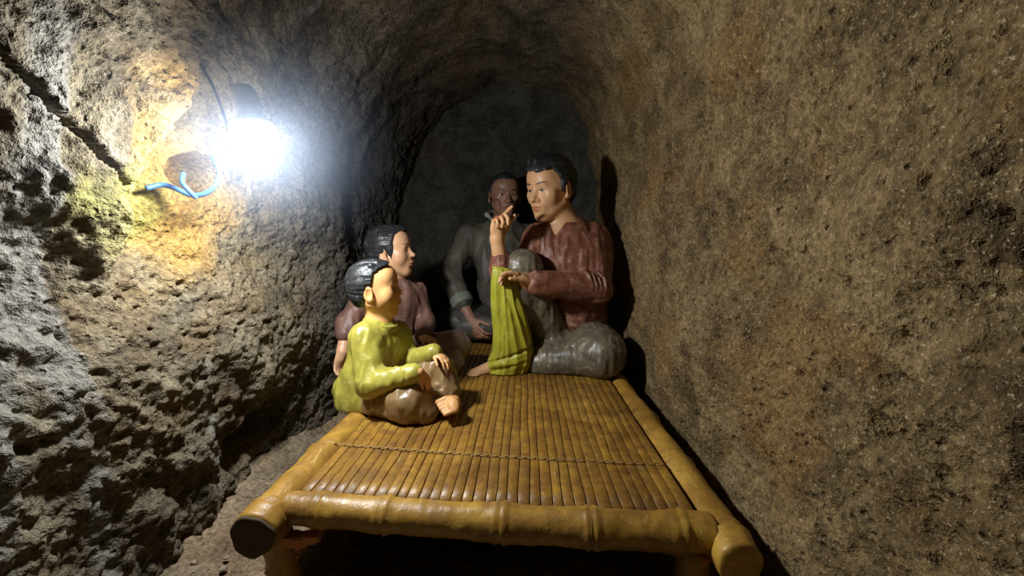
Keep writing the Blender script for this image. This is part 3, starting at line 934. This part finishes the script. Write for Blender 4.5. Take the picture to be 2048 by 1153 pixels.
    for i in range(4):
        c = elL+ax*(0.010+0.018*i)+np.array((0, -0.01, 0.012))
        s.ell(c, (0.0075, 0.057-0.003*i, 0.059-0.003*i), basis(np.cross(ax, (0, 0, 1))+0.25*ax, (0, 0, 1)), 0.004)
    f1 = folds(31, 0.0075, 1.0, (34, 16, 6)); f2 = folds(35, 0.005, 1.0, (14, 14, 26))
    zc = ch[2]
    def disp(P):
        wv = sstep(zc-0.14, zc+0.02, P[:, 2])
        return f1(P)*wv+f2(P)*(1-wv)
    s.disp = disp
    # front opening: V at the neck
    vn = at(1114, 436, 1.660); vb = at(1108, 480, 1.632)
    s.cone(vn, vb, 0.046, 0.005, 0.005, -1)
    s.cone(vb, at(1112, 520, 1.604), 0.0035, 0.0035, 0.005, -1); s.cone(at(1112, 520, 1.604), at(1116, 560, 1.600), 0.0035, 0.0035, 0.005, -1)
    M_SH = paint_mat('maroon_shirt', (0.200, 0.076, 0.044), dust=(0.38, 0.22, 0.15), dust_amt=0.55, dark=(0.12, 0.042, 0.026), rough=0.42, scale=11, bumpamt=0.3)
    sh = emit('shirt', s, 0.0036, M_SH, root)
    # standing collar
    k = Sculpt()
    cc = nb+np.array((0.006, 0.010, 0.000))
    for i in range(64):
        a = math.radians(-140+280*i/63)
        dz = -0.055*sstep(math.radians(60), math.radians(150), abs(a))
        p = cc+np.array((0.066*math.sin(a), 0.058*math.cos(a)-0.030*sstep(1.4, 2.5, abs(a)), dz))
        k.cone(p-np.array((0, 0, 0.020)), p+np.array((-0.004*math.sin(a), -0.004*math.cos(a), 0.016)), 0.008, 0.006, 0.008)
    emit('collar', k, 0.0032, M_SH, sh)
    # trousers
    t = Sculpt()
    t.ell(pel+np.array((0, 0, -0.005)), (0.165, 0.14, 0.105), None, 0.05)
    t.cone(hipL, knL, 0.095, 0.082, 0.06); t.cone(knL, anL, 0.080, 0.060, 0.03)
    t.ell(knL+np.array((0.0, 0.0, 0.016)), (0.085, 0.11, 0.095), None, 0.05); t.cone(knL+np.array((-0.02, 0.06, 0.03)), hipL+np.array((-0.03, -0.05, 0.02)), 0.085, 0.09, 0.05)
    t.cone(hipR, knR, 0.090, 0.068, 0.05); t.cone(knR, anR, 0.068, 0.058, 0.03)
    g1 = folds(51, 0.0035, 1.0, (7, 12, 22)); g2 = folds(55, 0.0032, 1.0, (42, 30, 11))
    t.disp = lambda P: g1(P)+g2(P)
    t.zmin = BZ
    M_TR = paint_mat('grey_trousers', (0.145, 0.120, 0.076), dust=(0.36, 0.32, 0.24), dust_amt=0.35, dark=(0.06, 0.055, 0.045), rough=0.34, scale=13, bumpamt=0.35)
    tr = emit('trousers', t, 0.0038, M_TR, root)
    c = clay_chip('chipped_patch', at(1152, 769, 1.445), 0.028, 0.012, 0.008, root, 9)
    c['label'] = 'orange bare clay at the chipped trouser edge'
    return dict(knR=knR, anR=anR, wrL=wrL, head=head)
MAN = man()

# cloth being sewn
def cloth():
    """cloth hanging round the shin: a tube of fabric with long sharp folds, pooled on the bed"""
    nt_, nv = 220, 170
    V = []
    vv = np.linspace(0, 1, nv); th = np.linspace(-math.pi, math.pi, nt_, endpoint=False)
    T, W_ = np.meshgrid(th, vv)
    rows_v = [0.0, 0.06, 0.35, 0.60, 0.78, 0.90, 1.0]
    left = [(984, 531), (981, 538), (979, 610), (983, 660), (982, 700), (968, 728), (972, 756)]
    right = [(1016, 536), (1028, 545), (1045, 610), (1058, 660), (1066, 695), (1066, 722), (1050, 756)]
    dep = [1.500, 1.500, 1.515, 1.535, 1.55, 1.56, 1.565]
    bdep = [0.012, 0.026, 0.042, 0.056, 0.066, 0.070, 0.062]
    Lp = np.array([at(u, v, d) for (u, v), d in zip(left, dep)]); Rp = np.array([at(u, v, d) for (u, v), d in zip(right, dep)])
    ip = lambda A: np.stack([np.interp(vv, rows_v, A[:, k]) for k in range(3)], -1)
    sm = lambda A: np.array([np.convolve(np.pad(A[:, k], 6, mode='edge'), np.ones(13)/13, 'valid') for k in range(3)]).T
    Lp, Rp = sm(ip(Lp)), sm(ip(Rp)); bd = np.interp(vv, rows_v, bdep)
    C = (Lp+Rp)/2; X = (Rp-Lp)/2
    # folds: (angle at top, angle at bottom, width, height, start)
    F = [(-0.95, -1.05, 0.20, 0.007, 0.0), (-0.45, -0.62, 0.15, 0.010, 0.10), (0.0, -0.12, 0.11, 0.008, 0.0), (0.15, 0.30, 0.20, 0.011, 0.30),
         (0.45, 0.75, 0.14, 0.011, 0.05), (0.85, 1.15, 0.20, 0.009, 0.20), (1.5, 1.6, 0.2, 0.008, 0.0), (-0.2, -0.33, 0.08, 0.006, 0.50)]
    f = np.zeros_like(T)
    for a0, a1, wd, hh, st in F:
        c = a0+(a1-a0)*W_**0.8+0.05*np.sin(W_*7+a0*5)
        x = np.abs(T-c)/wd
        f += hh*np.exp(-x**1.3)*np.clip((W_-st)/0.12, 0, 1)*(1-0.45*sstep(0.80, 0.95, W_))
    f -= 0.004
    f += 0.003*fbm(np.stack([T.ravel()*2.2, W_.ravel()*5, 0*T.ravel()], -1), 2, 77).reshape(T.shape)
    # pooled end: slanting tuck lines over the bed
    for v0, sl, dp in ((0.83, -0.070, 0.010), (0.91, -0.045, 0.006)):
        f -= dp*np.exp(-((W_-(v0+sl*np.sin(T*0.9+0.3)))/0.016)**2)
    f += 0.008*np.exp(-((W_-0.875)/0.03)**2)*np.cos(T)
    f *= np.clip(W_/0.04, 0, 1)
    P = C[:, None, :]+X[:, None, :]*np.sin(T)[..., None]
    P[..., 1] -= bd[:, None]*np.cos(T)
    nrm = np.stack([np.sin(T), -np.cos(T), np.zeros_like(T)], -1)
    P = P+nrm*f[..., None]
    P[..., 2] = np.maximum(P[..., 2], BZ+0.001)
    V = P.reshape(-1, 3)
    a = np.arange(nv-1)[:, None]*nt_; k = np.arange(nt_)[None]; k2 = (np.arange(nt_)+1)[None] % nt_
    Q = np.stack([a+k, a+k2, a+nt_+k2, a+nt_+k], -1).reshape(-1, 4)
    V = np.vstack([V, P[0].mean(0)[None]+np.array((0, 0, 0.002)), P[-1].mean(0)[None]])
    n0 = len(V)-2
    cap = [(n0, (i+2) % nt_, (i+1) % nt_, i) for i in range(0, nt_, 2)]
    b0 = (nv-1)*nt_
    cap += [(n0+1, b0+i, b0+(i+1) % nt_, b0+(i+2) % nt_) for i in range(0, nt_, 2)]
    Q = np.vstack([Q, np.array(cap)])
    M = paint_mat('yellow_green_cloth', (0.37, 0.36, 0.03), dark=(0.24, 0.23, 0.02), dust=(0.55, 0.52, 0.16), dust_amt=0.2, rough=0.36, scale=12)
    o = link('cloth_garment', mesh_from_arrays('cloth_garment', V, Q[:, ::-1]), M)
    tag(o, 'yellow-green cloth garment draped over the shin of the sewing statue', 'cloth')
cloth()

# ================================================================== old man behind
def old_man():
    root = empty('person_statue', (-0.12, 2.25, BEDZ))
    tag(root, 'painted statue of a gaunt person in dark grey jacket sitting in shadow at the back', 'statue')
    D = 2.25
    pel = at(1003, 628, D+0.04); wa = at(1003, 575, D+0.02); ch = at(1003, 505, D); nb = at(1008, 445, D)
    shR = at(940, 472, D-0.03); shL = at(1070, 472, D+0.05)
    elR = at(896, 548, D-0.14); wrR = at(942, 640, D-0.27)
    elL = at(1095, 560, D+0.0); wrL = at(1050, 640, D-0.2)
    knR = at(905, 650, D-0.22); knL = at(1085, 650, D-0.2); anR = at(985, 655, D-0.26); anL = at(1010, 655, D-0.2)
    yaw = math.radians(-16)
    head = Head(at(1009, 390, D-0.03), (-math.sin(yaw), -math.cos(yaw), -0.10), (0, 0, 1), 0.232, gaunt=1.0, jaw=0.9)
    b = Sculpt(); b.zmin = BZ
    b.ell(pel, (0.14, 0.11, 0.09)); b.cone(pel, ch, 0.10, 0.11, 0.05); b.ell(ch, (0.15, 0.09, 0.14), None, 0.05)
    b.cone(shL, shR, 0.05, 0.05, 0.05); b.cone(nb, ch, 0.06, 0.09, 0.05)
    head.build(b, nb+np.array((0, 0.01, -0.01)), 0.050)
    for sh, el, wr in ((shL, elL, wrL), (shR, elR, wrR)):
        b.cone(sh, el, 0.043, 0.036, 0.03); b.cone(el, wr, 0.036, 0.026, 0.03)
    b.chain([pel, knR, anR], [0.07, 0.05, 0.034], 0.04); b.chain([pel, knL, anL], [0.07, 0.05, 0.034], 0.04)
    build_hand(b, wrR, at(966, 688, D-0.36)-wrR, np.array((0.75, 0.1, -0.5)), 0.165, 1, [(0.3, 0.6, 0.5), (0.4, 0.7, 0.5), (0.5, 0.8, 0.5), (0.6, 0.8, 0.5)], 0.12, (0.6, 0.4))
    build_hand(b, wrL, at(1030, 660, D-0.28)-wrL, np.array((-0.7, 0, -0.6)), 0.16, -1, [0.4]*4, 0.1, (0.4, 0.4))
    build_foot(b, anR, None, at(1030, 662, D-0.3), np.array((0, 0, 1.0)), 0.2, 1)
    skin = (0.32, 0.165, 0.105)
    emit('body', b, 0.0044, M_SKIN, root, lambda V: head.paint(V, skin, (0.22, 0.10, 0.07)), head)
    line = [(-0.7, 0.2), (-0.3, 0.2), (-0.17, 0.34), (-0.10, 0.60), (-0.03, 0.62), (0.0, 0.50), (0.06, 0.55), (0.10, 0.74), (0.18, 0.84), (0.3, 0.865), (0.6, 0.86)]
    emit('hair', build_hair(head, line, 0.02, 0.006, 13), 0.0036, M_HAIR, root)
    s = Sculpt()
    s.ell(pel+np.array((0, 0, 0.03)), (0.16, 0.13, 0.085), None, 0.05); s.cone(pel, wa, 0.13, 0.125, 0.05); s.cone(wa, ch, 0.125, 0.13, 0.05)
    s.ell(ch, (0.168, 0.11, 0.15), None, 0.05); s.cone(shL, shR, 0.058, 0.058, 0.06); s.cone(nb+np.array((0, 0.01, -0.03)), ch, 0.075, 0.10, 0.06)
    s.cone(shR, elR, 0.060, 0.060, 0.04); s.cone(elR, wrR+(elR-wrR)*0.38, 0.060, 0.050, 0.03)
    s.cone(shL, elL, 0.060, 0.056, 0.04); s.cone(elL, wrL, 0.056, 0.048, 0.03)
    s.disp = folds(131, 0.008, 1.0, (22, 16, 7))
    s.cone(nb+np.array((0.0, -0.08, 0.02)), ch+np.array((0.0, -0.13, 0.04)), 0.030, 0.004, 0.006, -1)
    M = paint_mat('dark_grey_jacket', (0.115, 0.102, 0.076), dark=(0.05, 0.048, 0.04), dust=(0.17, 0.16, 0.13), dust_amt=0.3, rough=0.5)
    js = emit('jacket', s, 0.005, M, root)
    k = Sculpt()
    c = wrR+(elR-wrR)*0.40; ax = unit(wrR-elR)
    Bc = basis(ax, (0, 0, 1))
    for i in range(20):
        a = 2*math.pi*i/20
        p = c+Bc[0]*0.046*math.cos(a)+Bc[2]*0.046*math.sin(a); k.cone(p-ax*0.015, p+ax*0.015, 0.012, 0.012, 0.015)
    emit('rolled_cuff', k, 0.0036, paint_mat('green_grey_cuff', (0.20, 0.22, 0.17), rough=0.45), js)
    # pale neckcloth ends beside the neck
    k = Sculpt()
    k.chain([at(986, 442, D-0.06), at(974, 430, D-0.02), at(984, 426, D+0.06), at(1018, 426, D+0.06), at(1034, 430, D+0.0), at(1028, 442, D-0.04)], [0.005, 0.013, 0.013, 0.013, 0.011, 0.005], 0.012)
    emit('neckcloth', k, 0.0034, paint_mat('pale_neckcloth', (0.34, 0.37, 0.33), rough=0.5), root)
    # light patch hanging on the jacket front
    k = Sculpt()
    k.ell(at(974, 530, D-0.108), (0.030, 0.014, 0.105), None, 0.02)
    emit('jacket_flap', k, 0.0036, paint_mat('faded_flap', (0.17, 0.155, 0.13), rough=0.5), js)
    t = Sculpt()
    t.ell(pel, (0.16, 0.13, 0.085), None, 0.05)
    t.chain([pel, knR, anR], [0.09, 0.078, 0.06], 0.05); t.chain([pel, knL, anL], [0.09, 0.078, 0.06], 0.05)
    t.disp = folds(151, 0.007, 1.0, (20, 20, 14)); t.zmin = BZ
    emit('trousers', t, 0.0042, paint_mat('dark_trousers', (0.075, 0.068, 0.058), rough=0.5), root)
old_man()

# ================================================================== girl
def girl():
    root = empty('person_statue', (-0.52, 1.6, BEDZ))
    tag(root, 'painted statue of a child in brownish pink shirt, in profile behind the smallest child', 'statue')
    D = 1.63
    pel = at(785, 705, D+0.04); wa = at(788, 655, D+0.03); ch = at(790, 605, D+0.02); nb = at(788, 562, D+0.02)
    shR = at(735, 592, D-0.07); shL = at(830, 585, D+0.08)
    elR = at(696, 648, D-0.14); wrR = at(684, 704, D-0.20)
    elL = at(852, 648, D+0.03); wrL = at(846, 676, D-0.10)
    knL = at(912, 692, D-0.06); anL = at(880, 722, D-0.16); knR = at(800, 735, D-0.2); anR = at(905, 722, D-0.14)
    yaw = math.radians(88)
    head = Head(at(783, 503, D), (math.sin(yaw), -math.cos(yaw), 0.10), (-0.08, 0, 1), 0.205, child=0.55)
    b = Sculpt(); b.zmin = BZ
    b.ell(pel, (0.10, 0.09, 0.075)); b.cone(pel, ch, 0.075, 0.08, 0.04); b.ell(ch, (0.09, 0.08, 0.09), None, 0.04)
    b.cone(shL, shR, 0.035, 0.035, 0.04); b.cone(nb, ch, 0.04, 0.06, 0.04)
    head.build(b, nb+np.array((0, 0, -0.01)), 0.036)
    for sh, el, wr in ((shL, elL, wrL), (shR, elR, wrR)):
        b.cone(sh, el, 0.031, 0.026, 0.02); b.cone(el, wr, 0.027, 0.020, 0.02)
    b.chain([pel, knL, anL], [0.05, 0.04, 0.028], 0.03); b.chain([pel, knR, anR], [0.05, 0.04, 0.028], 0.03)
    build_hand(b, wrR, at(672, 752, D-0.22)-wrR, np.array((1.0, -0.35, 0)), 0.12, -1, [(0.25, 0.3, 0.25), (0.35, 0.4, 0.3), (0.4, 0.4, 0.3), (0.45, 0.4, 0.3)], 0.15, (0.4, 0.3))
    build_hand(b, wrL, at(880, 686, D-0.16)-wrL, np.array((0, 0.2, -1.0)), 0.10, -1, [(0.35, 0.5, 0.4)]*4, 0.15, (0.5, 0.3))
    build_foot(b, anL, None, at(892, 740, D-0.26), np.array((0, 0, 1.0)), 0.12, 1)
    skin = (0.62, 0.36, 0.20)
    emit('body', b, 0.0033, M_SKIN, root, lambda V: head.paint(V, skin, (0.48, 0.20, 0.12), 0.7), head)
    line = [(-0.7, 0.16), (-0.3, 0.14), (-0.16, 0.24), (-0.09, 0.46), (0.02, 0.50), (0.05, 0.36), (0.13, 0.33), (0.155, 0.45), (0.165, 0.66), (0.20, 0.80), (0.28, 0.88), (0.6, 0.88)]
    emit('hair', build_hair(head, line, 0.045, 0.012, 23, [((0.30, 0.06, 0.75), (0.30, 0.10, 0.36), 0.06), ((-0.30, 0.06, 0.75), (-0.30, 0.10, 0.36), 0.06)]), 0.0028, M_HAIR, root)
    s = Sculpt()
    s.ell(pel+np.array((0, 0, 0.01)), (0.115, 0.105, 0.075), None, 0.04); s.cone(pel, wa, 0.10, 0.09, 0.04); s.cone(wa, ch, 0.09, 0.09, 0.04)
    s.ell(ch, (0.098, 0.088, 0.095), None, 0.04); s.cone(shL, shR, 0.042, 0.042, 0.04); s.cone(nb+np.array((0, 0, -0.025)), ch, 0.050, 0.07, 0.04)
    s.cone(shR, elR, 0.044, 0.040, 0.03); s.cone(elR, wrR+(elR-wrR)*0.65, 0.040, 0.038, 0.02)
    s.cone(shL, elL, 0.044, 0.038, 0.03); s.cone(elL, wrL+(elL-wrL)*0.15, 0.038, 0.032, 0.02)
    s.disp = folds(231, 0.006, 1.0, (26, 22, 9)); s.zmin = BZ
    M = paint_mat('brownish_pink_shirt', (0.165, 0.084, 0.062), dark=(0.09, 0.046, 0.035), dust=(0.27, 0.17, 0.14), dust_amt=0.3, rough=0.45)
    emit('shirt', s, 0.0034, M, root)
    t = Sculpt()
    t.ell(pel+np.array((0, 0, -0.01)), (0.11, 0.10, 0.07), None, 0.04)
    t.chain([pel, knL, anL], [0.07, 0.058, 0.044], 0.03); t.chain([pel, knR, anR], [0.07, 0.058, 0.044], 0.03)
    t.disp = folds(251, 0.005, 1.0, (28, 28, 16)); t.zmin = BZ
    emit('trousers', t, 0.0034, paint_mat('dusty_brown_trousers', (0.20, 0.14, 0.11), rough=0.45, dust=(0.3, 0.24, 0.2), dust_amt=0.2), root)
girl()

# ================================================================== small child in front
def child():
    root = empty('person_statue', (-0.47, 1.24, BEDZ))
    tag(root, 'painted statue of a small child in yellow-green shirt and brown trousers, cross-legged in front', 'statue')
    D = 1.22
    pel = at(738, 778, D+0.02); wa = at(745, 735, D+0.02); ch = at(752, 690, D+0.01); nb = at(758, 640, D)
    shR = at(730, 676, D-0.06); shL = at(796, 668, D+0.07)
    elR = at(742, 768, D-0.115); wrR = at(838, 745, D-0.135)
    elL = at(818, 722, D+0.06); wrL = at(868, 706, D-0.02)
    hipR = at(745, 800, D-0.02); knR = at(818, 800, D-0.105); anR = at(872, 806, D-0.09)
    hipL = at(770, 785, D+0.05); knL = at(876, 742, D+0.0); anL = at(896, 785, D-0.03)
    yaw = math.radians(97)
    head = Head(at(752, 577, D), (math.sin(yaw), -math.cos(yaw), 0.06), (-0.04, -0.04, 1), 0.172, child=1.0)
    b = Sculpt(); b.zmin = BZ
    b.ell(pel, (0.075, 0.075, 0.055)); b.cone(pel, ch, 0.058, 0.062, 0.03); b.ell(ch, (0.07, 0.065, 0.075), None, 0.03)
    b.cone(shL, shR, 0.028, 0.028, 0.03); b.cone(nb, ch, 0.032, 0.05, 0.03)
    head.build(b, nb+np.array((0, 0, -0.01)), 0.027)
    for sh, el, wr in ((shL, elL, wrL), (shR, elR, wrR)):
        b.cone(sh, el, 0.026, 0.023, 0.02); b.cone(el, wr, 0.023, 0.016, 0.02)
    b.chain([hipR, knR, anR], [0.045, 0.035, 0.022], 0.03); b.chain([hipL, knL, anL], [0.045, 0.035, 0.022], 0.03)
    build_hand(b, wrR, at(862, 768, D-0.12)-wrR, np.array((0.1, 0.4, -0.7)), 0.075, -1, [(0.3, 0.4, 0.3)]*4, 0.12, (0.4, 0.3))
    build_hand(b, wrL, at(908, 728, D-0.06)-wrL, np.array((-0.3, 0.1, -0.8)), 0.085, -1, [(0.45, 0.35, 0.3), (0.3, 0.4, 0.3), (0.35, 0.4, 0.3), (0.4, 0.4, 0.3)], 0.12, (0.5, 0.3))
    ft = at(905, 806, 1.165)
    b.cone(anR, ft, 0.022, 0.024, 0.02)
    # bare foot lying on its side, the row of toes peeping out towards the light
    ball = at(906, 810, 1.085); f = unit((-0.86, -0.30, -0.25)); u = np.array((-0.35, -0.6, 0.75)); u = unit(u-np.dot(u, f)*f); t = np.cross(f, u)
    b.cone(ft, ball, 0.018, 0.012, 0.015); b.ell(ball, (0.030, 0.018, 0.014), np.array((t, f, u)), 0.010)
    for i in range(5):
        p = ball+t*(0.026, 0.013, 0.002, -0.009, -0.019)[i]*1.12+f*0.012
        b.cone(p, p+f*(0.026, 0.025, 0.023, 0.020, 0.017)[i]-u*0.001, 0.0066 if i else 0.0085, (0.0088, 0.0066, 0.0064, 0.0062, 0.006)[i], 0.0012)
    skin = (0.66, 0.36, 0.14)
    emit('body', b, 0.0025, M_SKIN, root, lambda V: head.paint(V, skin, (0.50, 0.19, 0.09), 0.45), head)
    line = [(-0.7, 0.16), (-0.3, 0.15), (-0.17, 0.26), (-0.12, 0.42), (-0.08, 0.60), (0.0, 0.61), (0.03, 0.66), (0.06, 0.82), (0.12, 0.86), (0.24, 0.93), (0.6, 0.93)]
    emit('hair', build_hair(head, line, 0.035, 0.012, 43, [((0.24, 0.02, 0.92), (0.29, 0.08, 0.76), 0.05), ((0.16, 0.10, 0.97), (0.20, 0.20, 0.86), 0.04)]), 0.0024, M_HAIR, root)
    s = Sculpt()
    s.ell(pel+np.array((-0.012, 0, 0.0)), (0.098, 0.088, 0.075), None, 0.04); s.cone(pel, wa, 0.078, 0.07, 0.04); s.cone(wa, ch, 0.07, 0.07, 0.04)
    s.ell(ch, (0.078, 0.072, 0.08), None, 0.03); s.cone(shL, shR, 0.036, 0.036, 0.03); s.cone(nb+np.array((0, 0, -0.028)), ch, 0.042, 0.06, 0.03)
    # skirt of the shirt spreading over the bed edge
    s.cone(at(728, 760, D-0.02), at(708, 808, D-0.03), 0.060, 0.040, 0.04); s.cone(at(708, 808, D-0.03), at(735, 815, D-0.06), 0.032, 0.026, 0.03)
    s.cone(shR, elR, 0.043, 0.040, 0.03); s.cone(elR, wrR+(elR-wrR)*0.10, 0.040, 0.027, 0.015)
    s.cone(shL, elL, 0.038, 0.034, 0.02); s.cone(elL, wrL, 0.034, 0.027, 0.015)
    s.disp = folds(331, 0.0045, 1.0, (34, 30, 14)); s.zmin = BZ
    M = paint_mat('yellow_green_shirt', (0.37, 0.335, 0.055), dark=(0.25, 0.22, 0.04), dust=(0.54, 0.50, 0.17), dust_amt=0.25, rough=0.30)
    sh = emit('shirt', s, 0.0027, M, root)
    k = Sculpt()     # collar band
    B = basis((1, 0.1, -0.25), (0.25, 0, 1))
    for i in range(72):
        a = 2*math.pi*i/72
        p = nb+np.array((0.006, 0, -0.010))+B[0]*0.047*math.cos(a)+B[1]*0.050*math.sin(a); k.cone(p-B[2]*0.008, p+B[2]*0.003, 0.005, 0.0035, 0.006)
    emit('collar', k, 0.0025, M, sh)
    t = Sculpt()
    t.ell(pel+np.array((0, 0, -0.01)), (0.085, 0.08, 0.058), None, 0.04)
    t.cone(hipR, knR, 0.060, 0.062, 0.04); t.cone(knR, anR+np.array((-0.01, 0, 0)), 0.060, 0.034, 0.03)
    t.cone(knR+np.array((0.0, -0.01, -0.015)), at(848, 832, D-0.13), 0.045, 0.026, 0.03)
    t.cone(hipL, knL, 0.056, 0.046, 0.04); t.cone(knL, anL, 0.046, 0.036, 0.03)
    t.disp = folds(351, 0.0055, 1.0, (30, 26, 16)); t.zmin = BZ
    emit('trousers', t, 0.0027, paint_mat('glossy_brown_trousers', (0.25, 0.160, 0.070), dark=(0.16, 0.098, 0.042), dust=(0.38, 0.28, 0.15), dust_amt=0.2, rough=0.27), root)
child()

# ------------------------------------------------------------------ lamp, cables
def lamp():
    c = at(509, 276, 0.90)
    root = empty('led_bulb', tuple(c))
    tag(root, 'glowing white LED bulb hanging beside the left tunnel wall', 'lamp')
    ax = unit(np.array((0.24, -0.10, -0.95)))          # the way the bulb points
    B = basis(np.cross(ax, (1, 0, 0)), -ax)            # rows: right, fwd, up(-ax)
    def lathe(name, prof, mat):
        n = 40; V = []; Q = []
        for r, h in prof:
            for k in range(n):
                a = 2*math.pi*k/n
                V.append(c+B[0]*r*math.cos(a)+B[1]*r*math.sin(a)+(-ax)*h)
        for i in range(len(prof)-1):
            for k in range(n): Q.append((i*n+k, i*n+(k+1) % n, (i+1)*n+(k+1) % n, (i+1)*n+k))
        return link(name, mesh_from_arrays(name, V, Q), mat, root)
    mt, nt, b = new_mat('bulb_glow')
    b.inputs['Base Color'].default_value = (0.9, 0.9, 0.9, 1)
    b.inputs['Emission Color'].default_value = BULB_COLOR
    b.inputs['Emission Strength'].default_value = BULB_STRENGTH
    R = 0.049
    lathe('diffuser', [(max(R*math.cos(a), 0.0005), R*0.78*math.sin(a)) for a in np.linspace(-math.pi/2, 0.40, 16)], mt)
    white = flat_mat('bulb_plastic', (0.75, 0.75, 0.74), 0.4)
    lathe('housing', [(R*0.91, 0.0135), (R*0.95, 0.016), (R*0.90, 0.026), (R*0.62, 0.045), (R*0.48, 0.058), (R*0.42, 0.066)], white)
    lathe('lamp_holder', [(R*0.42, 0.064), (R*0.52, 0.068), (R*0.54, 0.10), (R*0.46, 0.112), (0.004, 0.114)], flat_mat('holder_plastic', (0.5, 0.5, 0.48), 0.4))
lamp()

M_BLACK = flat_mat('black_cable_rubber', (0.02, 0.02, 0.022), 0.5)
M_BLUE = flat_mat('blue_cable_plastic', (0.035, 0.115, 0.40), 0.4)
o = tube_obj('power_cable', catmull([at(362, -60, 0.93), at(372, 40, 0.93), at(392, 110, 0.92), at(425, 172, 0.92), at(446, 225, 0.92), at(458, 268, 0.91)], 8), 0.0032, M_BLACK)
tag(o, 'thin black cable hanging down the rock beside the bulb', 'cable')
loop = [at(292, 377, 0.90), at(325, 370, 0.925), at(352, 378, 0.935), at(380, 390, 0.945), at(408, 388, 0.955), at(430, 372, 0.965), at(439, 350, 0.975), at(434, 332, 0.99), at(424, 314, 1.01)]
o = tube_obj('blue_cable', catmull(loop, 8), 0.0058, M_BLUE); tag(o, 'bright blue cable curling over the hollow below the bulb', 'cable')
o = tube_obj('cable_stub', catmull([at(392, 396, 0.935), at(376, 380, 0.92), at(364, 364, 0.92), at(367, 347, 0.935)], 8), 0.0054, M_BLUE)
tag(o, 'short stub of blue cable looped around the longer blue cable', 'cable')

# ------------------------------------------------------------------ pebbles on the floor
def pebble(p, r, seed, label):
    bm = bmesh.new(); bmesh.ops.create_icosphere(bm, subdivisions=2, radius=1)
    rr = random.Random(seed); ph = [rr.uniform(0, 6) for _ in range(3)]
    for v in bm.verts:
        k = 1+0.18*math.sin(3*v.co.x+ph[0])+0.14*math.sin(4*v.co.y+ph[1])
        v.co = Vector((p[0]+v.co.x*r*k*1.3, p[1]+v.co.y*r*k, p[2]+v.co.z*r*k*0.7))
    me = bpy.data.meshes.new('pebble'); bm.to_mesh(me); bm.free()
    for f in me.polygons: f.use_smooth = True
    add_color(me, np.tile((0.26, 0.21, 0.14), (len(me.vertices), 1)))
    o = link('pebble', me, M_FLOOR); tag(o, label, 'pebble', 'pebbles on the tunnel floor')
def onfloor(u, v):
    d = _F+(u-CX)/FPX*_R-(v-CY)/FPX*_U
    return CAM-d*(CAM[2]/d[2])
for i, (u, v, r, lb) in enumerate([(508, 984, 0.007, 'small pale pebble beside the left rail of the bed'), (446, 1140, 0.007, 'small brown pebble at the bottom edge near the bed corner'),
                                   (452, 1118, 0.005, 'tiny pebble just below the cut end of the left rail'), (388, 1128, 0.006, 'small pebble on the floor at the foot of the left wall')]):
    p = onfloor(u, v); pebble((p[0], p[1], 0.002), r, i, lb)

# ------------------------------------------------------------------ scattering ball added for the lens bloom of the bulb
def haze():
    """added ball of haze around the bulb, stands in for lens bloom"""
    bm = bmesh.new(); bmesh.ops.create_icosphere(bm, subdivisions=3, radius=0.36)
    c = Vector(at(509, 268, 0.91))
    me = bpy.data.meshes.new('bloom_haze'); bm.to_mesh(me); bm.free()
    mt = bpy.data.materials.new('bloom_haze'); mt.use_nodes = True; nt = mt.node_tree
    nt.nodes.remove(nt.nodes['Principled BSDF'])
    vsn = nt.nodes.new('ShaderNodeVolumeScatter')
    vsn.inputs['Color'].default_value = (0.62, 0.76, 1.0, 1); vsn.inputs['Density'].default_value = HAZE_DENSITY
    vsn.inputs['Anisotropy'].default_value = 0.5
    tc = nt.nodes.new('ShaderNodeTexCoord'); ln = nt.nodes.new('ShaderNodeVectorMath'); ln.operation = 'LENGTH'
    nt.links.new(tc.outputs['Object'], ln.inputs[0])
    mr = nt.nodes.new('ShaderNodeMapRange'); mr.interpolation_type = 'SMOOTHERSTEP'
    mr.inputs['From Min'].default_value = 0.06; mr.inputs['From Max'].default_value = 0.355
    mr.inputs['To Min'].default_value = HAZE_DENSITY; mr.inputs['To Max'].default_value = 0.0
    m2 = nt.nodes.new('ShaderNodeMapRange'); m2.interpolation_type = 'SMOOTHSTEP'      # thinned at the centre so the bloom leaves the bulb distinct
    m2.inputs['From Min'].default_value = 0.03; m2.inputs['From Max'].default_value = 0.17
    mu = nt.nodes.new('ShaderNodeMath'); mu.operation = 'MULTIPLY'
    nt.links.new(ln.outputs['Value'], mr.inputs['Value']); nt.links.new(ln.outputs['Value'], m2.inputs['Value'])
    nt.links.new(mr.outputs[0], mu.inputs[0]); nt.links.new(m2.outputs[0], mu.inputs[1]); nt.links.new(mu.outputs[0], vsn.inputs['Density'])
    nt.links.new(vsn.outputs[0], nt.nodes['Material Output'].inputs['Volume'])
    o = link('bloom_haze', me, mt); o.location = c
    tag(o, 'faint bluish haze ball added around the bulb as its lens bloom', 'haze', kind='stuff')
if HAZE_DENSITY > 0: haze()
